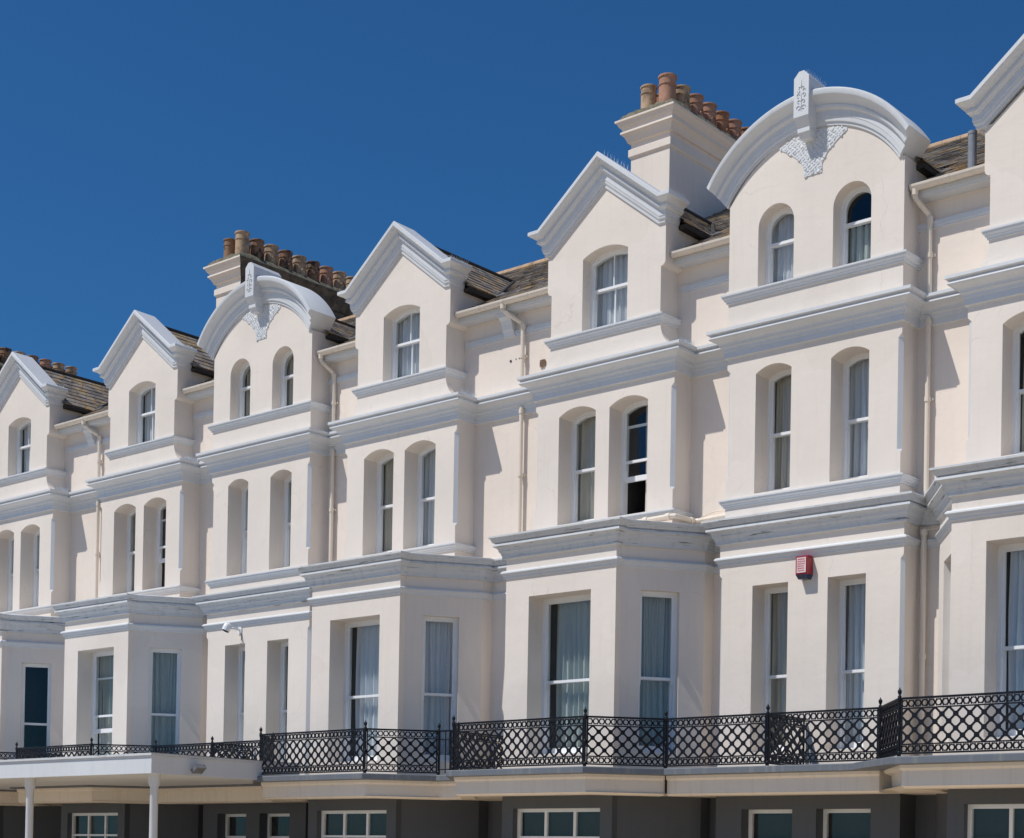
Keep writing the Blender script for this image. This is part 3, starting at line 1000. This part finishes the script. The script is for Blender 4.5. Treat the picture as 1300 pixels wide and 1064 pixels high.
def bars_panel(L):
    mb = MB()
    for z, hh in ((RT - .015, .016), (RT - .19, .010), (RB + .08, .010)):
        mb.box(0, L, -.014, .014, z - hh, z + hh)
    n = max(2, round(L / .16))
    for k in range(n + 1):
        x = L * k / n
        mb.tube([(x, 0, RB), (x, 0, RT)], .012, 6)
    return mb.mesh('railing_panel', M['iron'])
def post_mesh():
    mb = MB()
    mb.lathe((0, 0, RB - .03), [(.034, 0), (.034, .06), (.022, .08), (.022, .40), (.034, .43), (.034, .47), (.022, .50), (.022, .86), (.034, .88), (.034, .93), (.024, .94)], 8)
    return mb.mesh('post', M['iron'])
def finial_mesh():
    mb = MB()
    mb.lathe((0, 0, RT), [(.024, 0), (.034, .02), (.016, .045), (.03, .07), (.036, .095), (.028, .125), (.012, .14), (.010, .155), (.004, .165)], 8)
    return mb.mesh('finial', M['iron'], True)

def post(parent, x, y):
    p = obj('post', cached('post', post_mesh), parent, (x, y, 0))
    obj('finial', cached('finial', finial_mesh), p)
def panel(parent, a, b, kind='lattice', name='railing_panel'):
    L = math.hypot(b[0] - a[0], b[1] - a[1]); e = .03
    ux, uy = (b[0] - a[0]) / L, (b[1] - a[1]) / L
    L2 = round(L - 2 * e, 3)
    me = cached((kind, L2), lambda: rail_panel(L2) if kind == 'lattice' else bars_panel(L2))
    obj(name, me, parent, (a[0] + ux * e, a[1] + uy * e, 0), math.atan2(uy, ux))

def slab_path(kind, gl, gr):
    """front edge of the balcony from the left joint to the right joint"""
    if kind == 'A':
        return [(-gl, RYB), (-RCX, RYB), (-RFX, RY), (RFX, RY), (RCX, RYB), (gr, RYB)]
    return [(-gl, RYB), (gr, RYB)]
RFX, RCX = 1.65, 2.62

def balcony_mesh(kind, gl, gr):
    mb = MB()
    path = slab_path(kind, gl, gr)
    prof = [(-.25, RB - .035), (.12, RB - .04), (.135, RB - .055), (.135, RB - .155), (.11, RB - .165), (-.25, RB - .17)]
    mb.plan(path, prof)
    poly = path + [(gr, P0), (-gl, P0)]
    for z in (RB - .045, RB - .16):
        loops = [[Vector((x, y, 0)) for x, y in poly]]
        for t in tessellate_polygon(loops): mb.face([(poly[i][0], poly[i][1], z) for i in t])
    return mb.mesh('balcony', M['slabedge'])
def balcony_fascia(kind, gl, gr):
    mb = MB()
    prof = [(-.4, RB - .168), (-.02, RB - .168), (-.025, RB - .22), (-.06, RB - .26), (-.065, RB - .50), (-.11, RB - .54), (-.4, RB - .54)]
    mb.plan(slab_path(kind, gl, gr), prof)
    poly = [(x, y + .06) for x, y in slab_path(kind, gl, gr)] + [(gr, P0), (-gl, P0)]
    for t in tessellate_polygon([[Vector((x, y, 0)) for x, y in poly]]): mb.face([(poly[i][0], poly[i][1], RB - .50) for i in t])
    return mb.mesh('balcony_fascia', M['cream'])

def gf_join(parent, h, y):
    def fr():
        mb = MB(); z0, z1 = .75, 2.65
        ring(mb, [(-h, z0), (h, z0), (h, z1), (-h, z1)], [(-h + .07, z0 + .09), (h - .07, z0 + .09), (h - .07, z1 - .07), (-h + .07, z1 - .07)], y, y + .08)
        n = 3 if h > .8 else 1
        for k in range(1, n): mb.box(-h + 2 * h * k / n - .03, -h + 2 * h * k / n + .03, y + .005, y + .07, z0 + .08, z1 - .06)
        mb.box(-h + .06, h - .06, y + .01, y + .065, 2.05, 2.10)
        return mb.mesh('frame', M['frame'])
    obj('frame', cached(('gfr', h), fr), parent)
    def gl():
        mb = MB(); mb.face([(-h + .06, y + .04, .80), (h - .06, y + .04, .80), (h - .06, y + .04, 2.60), (-h + .06, y + .04, 2.60)]); return mb.mesh('pane', M['glass'])
    obj('pane', cached(('ggl', h), gl), parent)

# ------------------------------------------------------------------ houses
C = {'A3': XA, 'B2': XB, 'A4': 2 * XB - XA}
C['A2'] = C['A4'] - G; C['B1'] = XB - G; C['A1'] = XA - G; C['A0'] = C['A2'] - G
C['B0'] = XB - 2 * G; C['Am'] = XA - 2 * G; C['A5'] = XA + G; 
ORDER = ['Am', 'B0', 'A0', 'A1', 'B1', 'A2', 'A3', 'B2', 'A4', 'A5']
LABEL = {
    'Am': 'cream terraced house beyond the left edge, only its chimney pots showing',
    'B0': 'cream terraced house with rounded gable, just beyond the left edge',
    'A0': 'cream pointed-gable house cut by the left edge, leftmost in view',
    'A1': 'cream pointed-gable house left of the far rounded gable, bay sash open',
    'B1': 'cream house with the farther, smaller rounded gable, white floodlight on its wall',
    'A2': 'cream pointed-gable house directly right of the far rounded gable',
    'A3': 'cream house with pointed gable, directly left of the near rounded gable',
    'B2': 'cream house with the nearer, larger rounded gable and red alarm box',
    'A4': 'cream pointed-gable house cut off by the right edge of the view',
    'A5': 'cream pointed-gable terraced house wholly beyond the right edge',
}
# curtains: (gable, second floor left, right, bay front, bay right cant, bay left cant)
CFG = {
    'A3': dict(g=('full', 'net'), l=('mostly', 'beige'), r=('right', 'beige'), ro=.74, f=('wide', 'teal'), cr=('full', 'teal'), cl=('full', 'teal')),
    'A2': dict(g=('full', 'net'), l=('full', 'beige'), r=('full', 'net'), f=('wide', 'net'), cr=('full', 'net'), cl=('full', 'net')),
    'A1': dict(g=('mostly', 'net'), l=('left', 'beige'), r=('left', 'brown'), ro=.74, f=('full', 'teal'), fo=1.0, cr=('full', 'teal'), cl=('full', 'teal')),
    'A0': dict(g=('mostly', 'net'), l=('full', 'net'), r=('wide', 'net'), f=('full', 'teal'), cr=None, cl=None),
    'A4': dict(g=('full', 'net'), l=('wide', 'beige'), r=('full', 'net'), f=('full', 'net'), cr=('full', 'net'), cl=('full', 'net')),
    'B2': dict(gl=('full', 'net'), gr=('half', 'teal'), l=('mostly', 'beige'), r=('full', 'net'), fl=('mostly', 'beige'), fr=('full', 'net')),
    'B1': dict(gl=('full', 'beige'), gr=('full', 'beige'), l=('full', 'net'), r=('full', 'net'), fl=('full', 'net'), fr=('full', 'teal')),
}
CFG['Am'] = CFG['A2']; CFG['A5'] = CFG['A2']; CFG['B0'] = CFG['B1']
HOUSE = {}
for i, k in enumerate(ORDER):
    kind = k[0]
    cx = C[k]
    nxt = ORDER[i + 1] if i + 1 < len(ORDER) else None
    kr = nxt[0] if nxt else 'B'
    gap = (C[nxt] - cx) if nxt else XB - XA
    prv = ORDER[i - 1] if i else None
    gprev = (cx - C[prv]) if prv else XB - XA
    kp = prv[0] if prv else 'B'
    wh = {'A': W2A, 'B': W2B}; wl = {'A': BAYE[0], 'B': 1.92}
    H = thing('terraced_house', LABEL[k], 'terraced house', (cx, FY, 0), 'gabled houses of the seafront terrace')
    HOUSE[k] = H
    key = (kind, kr, round(gap, 2))
    obj('wall', cached(('wall', kind), lambda: house_wall(kind, 0, 0)), H)
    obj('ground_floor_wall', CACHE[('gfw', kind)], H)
    for me_ in CACHE[('ch', kind)]: obj('corner_chamfer', me_, H)
    obj('recess_wall', cached(('rec',) + key, lambda: recess_mesh(kind, kr, gap)), H)
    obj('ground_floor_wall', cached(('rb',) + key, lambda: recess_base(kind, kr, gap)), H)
    obj('cornice', cached(('mc',) + key, lambda: main_cornice(kind, (gap - wh[kr],))), H)
    bc = cached(('bc',) + key, lambda: bay_cornice(kind, gap - wl[kr]))
    obj('cornice', bc[0], H); obj('string_course', bc[1], H)
    w = wh[kind]
    def f():
        mb = MB(); mb.plan([(-w, P0), (-w, 0), (w, 0), (w, P0)], string(8.545, .15, .10)); return mb.mesh('string_course', M['trim'])
    obj('string_course', cached(('s2', kind), f), H)
    def f():
        mb = MB(); ww = WG3 if kind == 'A' else W2B
        mb.plan([(-ww, P0), (-ww, 0), (ww, 0), (ww, P0)], string(12.475, .17, .11)); return mb.mesh('string_course', M['trim'])
    obj('string_course', cached(('s3', kind), f), H)
    # roof over this house: half a gap either side
    x0, x1 = -gprev / 2, gap / 2
    obj('roof', cached(('rf', kind, round(x0, 2), round(x1, 2)), lambda: main_roof(x0, x1, 1.49 if kind == 'A' else 1.81)), H)
    obj('ridge_tiles', cached(('rt', round(x0, 2), round(x1, 2)), lambda: ridge_mesh(x0, x1)), H)
    dr = obj('dormer_roof', cached(('dr', kind), lambda: dormer_roof(kind)), H)
    obj('ridge_capping_and_eave_gap', cached(('de', kind), lambda: dormer_edge(kind)), dr)
    obj('lead_flashing', cached(('lf', kind), lambda: flashing_mesh(kind)), dr)
    ws = 1.50 if kind == 'A' else W2B
    wsr = 1.50 if kr == 'A' else W2B
    obj('eaves_board', cached(('eb',) + key, lambda: eave_mesh(ws - .02, gap - wsr + .02)), H)
    obj('gutter', cached(('gu',) + key, lambda: gutter_mesh(ws + .03, gap - wsr - .03)), H)
    wide = kind == 'A' and kr == 'A'
    if wide:
        obj('eaves_bracket', cached('brk', bracket_mesh), H, (gap / 2 - .12, 0, 0))
        obj('downpipe', cached('dpA', lambda: pipe_mesh(gap / 2 - .02, gap / 2 + .30)), H)
    if kind == 'B':
        obj('downpipe', cached('dpB', lambda: pipe_mesh(W2B + .10, W2B + .25)), H)
        obj('downpipe', cached('dpB1', lambda: low_pipe_mesh(2.06)), H)
    # gable
    cp = obj('gable_coping', cached(('cp', kind), rake_mesh if kind == 'A' else arch_coping_mesh), H, ((-.12 if k == 'A4' else -.035) if kind == 'A' else -.07, 0, 0))
    if kind == 'B':
        ks = obj('keystone', cached('ks', keystone_mesh), H, (-.08, 0, 0))
        obj('carving', cached('kc', carving_mesh), ks)
        obj('carved_panel', cached('vm', vermic_mesh), H, (-.03, 0, 0))
    # bird spikes
    if kind == 'A':
        obj('bird_spikes', cached('bs1', lambda: spikes_mesh((1.70, -.22, 14.76), (1.70, .36, 14.76), 9)), cp)
        obj('bird_spikes', cached('bs2', lambda: spikes_mesh((.0, -.1, 15.98), (.34, .36, 15.72), 8)), cp) if k in ('A3',) else None
        obj('bird_spikes', cached('bs3', lambda: spikes_mesh((W2A + .2, -.1, 11.79), (W2A + .2, .36, 11.79), 8)), H)
    elif k == 'B2':
        obj('bird_spikes', cached('bs4', lambda: spikes_mesh((.0, -.25, 16.12), (.0, .48, 16.10), 11)), cp)
    # windows
    c = CFG[k]
    sill2 = WIN_A2['zb']
    if kind == 'A':
        g = WIN_AG
        window(H, (0, 0, g['zb']), 0, g['h'], g['zs'] - g['zb'], g['rise'], .27, .86, bar=True, drape=c['g'][0], cloth_=c['g'][1])
        for s, q, o, tb in ((-1, 'l', 0, False), (1, 'r', c.get('ro', 0), c.get('rtb', False))):
            window(H, (s * WIN_A2['c'], 0, sill2), 0, WIN_A2['h'], WIN_A2['zs'] - sill2, WIN_A2['rise'], .43, 1.16, raise_=o, drape=c[q][0], cloth_=c[q][1], topbar=tb,
                   lab='second floor sash window with its lower half pushed up' if o else None)
        window(H, (0, BAYY, 3.72), 0, .785, 6.895 - 3.72, 0, .46, 1.46, raise_=c.get('fo', 0), drape=c['f'][0], cloth_=c['f'][1], fw=.07, topbar=c.get('ftb', False),
               lab='bay window with its lower sash pushed up' if c.get('fo') else None)
        a, b = Vector((BAYX, BAYY + .16)), Vector(BAYE)
        d = (b - a).normalized(); p = a + d * CANT_C
        an = math.atan2(d.y, d.x)
        for s, q in ((1, 'cr'), (-1, 'cl')):
            dc = c[q]
            window(H, (s * p.x, p.y, 3.72), an * s, .40, 6.87 - 3.72, 0, .14, 1.44, drape=dc[0] if dc else None, cloth_=dc[1] if dc else 'net')
        # ground floor
        gw = cached('gfwA', lambda: (lambda m: (m.box(-1.1, 1.1, BAYY + .25, BAYY + .30, .75, 2.65), m.mesh('window', M['dark']))[1])(MB()))
        gwo = obj('window', gw, H); gf_join(gwo, 1.1, BAYY + .14)
    else:
        for s, q in ((-1, 'gl'), (1, 'gr')):
            window(H, (s * .795, 0, 12.50), 0, .385, 1.11, .385, .27, .83, drape=c[q][0], cloth_=c[q][1])
        for s, q in ((-1, 'l'), (1, 'r')):
            window(H, (s * .80, 0, 8.60), 0, .385, 2.26, .13, .45, 1.16, drape=c[q][0], cloth_=c[q][1])
        for s, q in ((-1, 'fl'), (1, 'fr')):
            window(H, (s * .80, 0, 3.72), 0, .385, 6.86 - 3.72, 0, .44, 1.43, drape=c[q][0], cloth_=c[q][1])
        for s in (-1, 1):
            gw = cached('gfwB', lambda: (lambda m: (m.box(-.55, .55, .36, .41, .75, 2.65), m.mesh('window', M['dark']))[1])(MB()))
            gwo = obj('window', gw, H, (s * .8, 0, 0)); gf_join(gwo, .55, .26)
    # balcony
    gl = gprev / 2 if kp == kind == 'A' else (RCX if kind == 'A' else gprev - RCX)
    gr = gap / 2 if kr == kind == 'A' else (RCX if kind == 'A' else gap - RCX)
    bk = (kind, round(gl, 2), round(gr, 2))
    bal = obj('balcony', cached(('bal',) + bk, lambda: balcony_mesh(kind, gl, gr)), H)
    obj('fascia', cached(('baf',) + bk, lambda: balcony_fascia(kind, gl, gr)), bal)
    if k in ('A3', 'A1'): chimney(H)
    if k == 'Am': chimney(H)

# recess details on individual houses
H = HOUSE['A2']
def vent():
    mb = MB()
    mb.tube([(3.70, P0 - .02, 12.28), (3.70, P0 + .02, 12.28)], .088, 16)
    for k in range(-2, 3):
        mb.box(3.70 - .075, 3.70 + .075, P0 - .035, P0 - .018, 12.28 + k * .034 - .006, 12.28 + k * .034 + .006)
    return mb.mesh('air_vent', M['vent'])
obj('air_vent', vent(), H)
def holes():
    mb = MB()
    for x, z in ((2.78, 12.50), (2.93, 12.52), (3.02, 12.52)): mb.tube([(x, P0 - .012, z), (x, P0 + .02, z)], .028 if x < 2.8 else .012, 8)
    return mb.mesh('overflow_outlet', M['dark'])
obj('overflow_outlet', holes(), H)
# waste pipe on top of the bay of the big pointed house, across to the rounded one
def waste():
    mb = MB(); r = .05; z = 8.37
    mb.tube([(.35, -.17, z - .03), (1.84, -.17, z), (1.93, -.14, z), (1.95, -.05, z), (1.95, P0 - .12, z), (2.05, P0 - .09, z), (2.86, P0 - .09, z + .03), (2.93, P0 - .09, z + .03)], r, 10)
    for p, q in (((1.20, -.17, z - .01), (1.30, -.17, z - .008)), ((1.95, .35, z), (1.95, .44, z)), ((2.80, P0 - .09, z + .03), (2.88, P0 - .09, z + .03)), ((1.74, -.17, z), (1.84, -.17, z))): mb.tube([p, q], r * 1.3, 10)
    for x in (.8, 1.5): mb.tube([(x, -.17, z), (x, -.17, 8.19)], .02, 6)
    mb.tube([(2.90, P0 - .09, z + .02), (2.90, P0 - .09, z - .18)], .02, 6)
    pts = [(2.05 + .85 * t, P0 - .05, z + .05 + .10 * math.sin(t * math.pi)) for t in [k / 8 for k in range(9)]]
    mb.tube(pts, .010, 5)
    return mb.mesh('waste_pipe', M['cream'])
obj('waste_pipe', waste(), HOUSE['A3'])
def soil():
    mb = MB(); mb.tube([(2.80, .62, 13.7), (2.80, .62, 14.55)], .078, 14)
    mb.tube([(2.80, .62, 14.50), (2.80, .62, 14.555)], .084, 14)
    return mb.mesh('soil_pipe', M['greypipe'])
obj('soil_pipe', soil(), HOUSE['B2'])

# ------------------------------------------------------------------ railings along the balconies
RL = {
    'A0': 'black lattice balcony railing below the leftmost bay, partly hidden by the white canopy',
    'A1': 'black lattice railing round the second bay from the left, above the white canopy',
    'B1': 'short straight black lattice railing below the white floodlight',
    'A2': 'black lattice railing round the bay right of the canopy corner, blue curtains behind',
    'A3': 'black lattice railing stepping out round the large bay left of the red alarm box',
    'B2': 'straight black lattice railing below the red alarm box, divider behind it',
    'A4': 'black lattice railing at the right edge, standing forward on the stained slab',
}
for i, k in enumerate(ORDER):
    if k in ('Am', 'B0', 'A5'): continue
    kind = k[0]; cx = C[k]
    T = thing('balcony_railing', RL[k], 'balcony railing', (cx, FY, 0), 'iron railings along the balcony')
    nxt = ORDER[i + 1]; gap = C[nxt] - cx
    if kind == 'A':
        P = [(-RCX, RYB), (-RFX, RY), (RFX, RY), (RCX, RYB)]
        for a, b in zip(P, P[1:]): panel(T, a, b)
        for p in P: post(T, *p)
        if nxt[0] == 'A':
            panel(T, (RCX, RYB), (gap - RCX, RYB), 'bars')
            panel(T, (gap / 2, RYB + .02), (gap / 2, P0 - .02), 'lattice', 'divider_panel')
    else:
        w = gap - RCX
        panel(T, (-w, RYB), (0, RYB)); panel(T, (0, RYB), (w, RYB))
        post(T, 0, RYB)
        panel(T, (0, RYB + .02), (0, -.01), 'lattice', 'divider_panel')

# ------------------------------------------------------------------ alarm box
def alarm():
    T = thing('alarm_box', 'red burglar alarm box with dark blue base on the cream wall under the rounded gable', 'alarm box', (C['B2'] - .02, FY - .001, 7.05))
    mb = MB(); mb.box(-.125, .125, -.19, 0, -.12, .22)
    mb.box(-.10, .10, -.2, -.19, -.10, .20)
    obj('cover', mb.mesh('cover', M['red']), T)
    mb = MB(); mb.box(-.095, .095, -.204, -.2005, -.09, .19); lb = obj('label_plate', mb.mesh('label_plate', M['label']), T)
    mb = MB(); rnd = random.Random(5)
    for r_ in range(6):
        x = -.075
        while x < .06:
            w = rnd.uniform(.012, .035)
            mb.box(x, min(.078, x + w), -.2065, -.2045, .145 - r_ * .042, .145 - r_ * .042 + .022); x += w + .008
    obj('print', mb.mesh('print', M['pink']), lb)
    mb = MB()
    q = [(-.125, -.19, -.12), (.125, -.19, -.12), (.125, 0, -.12), (-.125, 0, -.12), (-.09, -.15, -.20), (.09, -.15, -.20), (.09, 0, -.20), (-.09, 0, -.20)]
    ii = [mb.vert(p) for p in q]
    for s in ((4, 5, 6, 7), (0, 4, 5, 1), (1, 5, 6, 2), (2, 6, 7, 3), (3, 7, 4, 0)): mb.f.append([ii[j] for j in s])
    obj('strobe_lens', mb.mesh('strobe_lens', M['blue']), T)
alarm()

# ------------------------------------------------------------------ floodlight on the far rounded house
def flood():
    T = thing('floodlight', 'small white floodlight on a bracket above the first floor windows under the far rounded gable', 'floodlight', (C['B1'] - .60, FY, 7.20))
    mb = MB(); mb.tube([(0, 0, 0), (0, -.24, .02), (-.05, -.28, .03)], .03, 8); mb.box(-.06, .06, -.03, 0, -.09, .07)
    obj('bracket', mb.mesh('bracket', M['frame']), T)
    mb = MB(); a = Vector((-.10, -.31, .10)); b = Vector((-.13, -.37, -.05))
    mb.tube([a + (a - b) * .28, a + (a - b) * .15, a, a.lerp(b, .4), b], [.03, .07, .095, .105, .10], 14)
    h = obj('lamp_head', mb.mesh('lamp_head', M['frame']), T)
    mb = MB(); d = (b - a).normalized(); mb.tube([b + d * .001, b + d * .010], .085, 14)
    obj('lens', mb.mesh('lens', M['dark']), h)
    mb = MB(); mb.tube([(.03, -.01, -.02), (.07, -.03, -.12), (.05, -.015, -.26)], .008, 5)
    obj('cable', mb.mesh('cable', M['dark']), T)
flood()

# ------------------------------------------------------------------ canopy at lower left
def canopy():
    X1 = -27.42; X0 = X1 - 24; Y0 = 20.5; Y1 = 24.6; Z = 3.70
    T = thing('entrance_canopy', 'long flat white canopy roof standing in front of the railings at lower left', 'canopy', (X1, Y0, 0))
    mb = MB(); mb.box(X0 - X1, -.02, .02, Y1 - Y0, Z - .42, Z - .05)
    obj('fascia', mb.mesh('fascia', M['trim']), T)
    mb = MB(); mb.box(X0 - X1 - .03, .02, -.02, Y1 - Y0, Z - .048, Z)
    obj('roof_edge', mb.mesh('roof_edge', M['weath']), T)
    n = 8
    mb = MB(); mb.box(-.003, .03, .05, Y1 - Y0, Z - .001, Z + .012)
    obj('flashing', mb.mesh('flashing', M['lead']), T)
    for k in range(6):
        mb = MB(); x = -.35 - k * 4.6
        mb.lathe((x, .35, 0), [(.15, 0), (.15, .12), (.09, .16), (.085, 3.0), (.12, 3.08), (.13, Z - .42)], 14)
        obj('column', mb.mesh('column', M['trim'], True), T)
    s = MB(); s.tube([(.02, 1.1, 3.42), (.10, 1.1, 3.42)], .03, 8); s.obox((.16, 1.1, 3.42), (.8, 0, .6), (0, 1, 0), (-.6, 0, .8), .10, .13, .05)
    obj('spotlight', s.mesh('spotlight', M['lead']), T)
canopy()

# ------------------------------------------------------------------ ground
def sheet(name, x0, x1, y0, y1, z, mat):
    mb = MB(); mb.face([(x0, y0, z), (x1, y0, z), (x1, y1, z), (x0, y1, z)])
    return structure(name, mb.mesh(name, mat))
sheet('ground', -600, 600, -600, 600, -.13, M['paving'])
sheet('road', -400, 400, 4.5, 15.0, -.126, M['asphalt'])
mb = MB(); mb.box(-200, 200, 15.15, 60, -.129, -.002); structure('pavement', mb.mesh('pavement', M['paving']))
mb = MB(); mb.box(-200, 200, 15.0, 15.15, -.125, .004); structure('kerb', mb.mesh('kerb', M['kerb']))
mb = MB(); mb.box(-200, 200, -12, 4.5, -.128, 0); structure('promenade', mb.mesh('promenade', M['paving']))
mb = MB()
for k in range(-40, 40): mb.box(k * 5, k * 5 + 2.5, 9.70, 9.82, -.125, -.121)
structure('road_marking', mb.mesh('road_marking', M['frame']))

# ------------------------------------------------------------------ light and sky
sund = Vector((.57, 1.0, -1.76)).normalized()
el = math.asin(-sund.z); az = math.atan2(-sund.x, -sund.y)
sun = bpy.data.lights.new('sun', 'SUN'); sun.energy = 3.95; sun.angle = R(.53); sun.color = (1, .95, .87)
so = bpy.data.objects.new('sun', sun); COL.objects.link(so)
so.rotation_euler = sund.to_track_quat('-Z', 'Y').to_euler()
w = bpy.data.worlds.new('World'); scene.world = w; w.use_nodes = True
nt = w.node_tree; nt.nodes.clear()
o = nt.nodes.new('ShaderNodeOutputWorld'); bg = nt.nodes.new('ShaderNodeBackground'); sky = nt.nodes.new('ShaderNodeTexSky')
sky.sky_type = 'NISHITA'; sky.sun_disc = False; sky.sun_elevation = el; sky.sun_rotation = az
sky.air_density = 1.0; sky.dust_density = .3; sky.ozone_density = 3.5; sky.altitude = 0
hs = nt.nodes.new('ShaderNodeMix'); hs.data_type = 'RGBA'; hs.blend_type = 'MULTIPLY'; hs.inputs[0].default_value = 1
hs.inputs[7].default_value = (.20, .52, .79, 1)      # deep clear maritime blue
nt.links.new(sky.outputs[0], hs.inputs[6]); nt.links.new(hs.outputs[2], bg.inputs[0]); nt.links.new(bg.outputs[0], o.inputs[0]); bg.inputs[1].default_value = .10

# ------------------------------------------------------------------ camera
cam = bpy.data.cameras.new('camera'); co = bpy.data.objects.new('camera', cam); COL.objects.link(co); scene.camera = co
yaw, pitch, roll = .7086, .0107, -.0178
cy_, sy_ = math.cos(yaw), math.sin(yaw)
f0 = Vector((-sy_, cy_, 0)); r0 = Vector((cy_, sy_, 0)); u0 = Vector((0, 0, 1))
f1 = f0 * math.cos(pitch) + u0 * math.sin(pitch); u1 = u0 * math.cos(pitch) - f0 * math.sin(pitch)
r2 = r0 * math.cos(roll) - u1 * math.sin(roll); u2 = u1 * math.cos(roll) + r0 * math.sin(roll)
m = Matrix((r2, u2, -f1)).transposed().to_4x4(); m.translation = Vector((0, 0, 1.6))
co.matrix_world = m
cam.sensor_width = 36; cam.lens = 36 * 2054.96 / 1300
cam.shift_y = (1070.9 - 532) / 1300
cam.clip_start = .1; cam.clip_end = 2000
scene.view_settings.view_transform = 'Standard'; scene.view_settings.look = 'None'
scene.view_settings.exposure = 0; scene.view_settings.gamma = 1
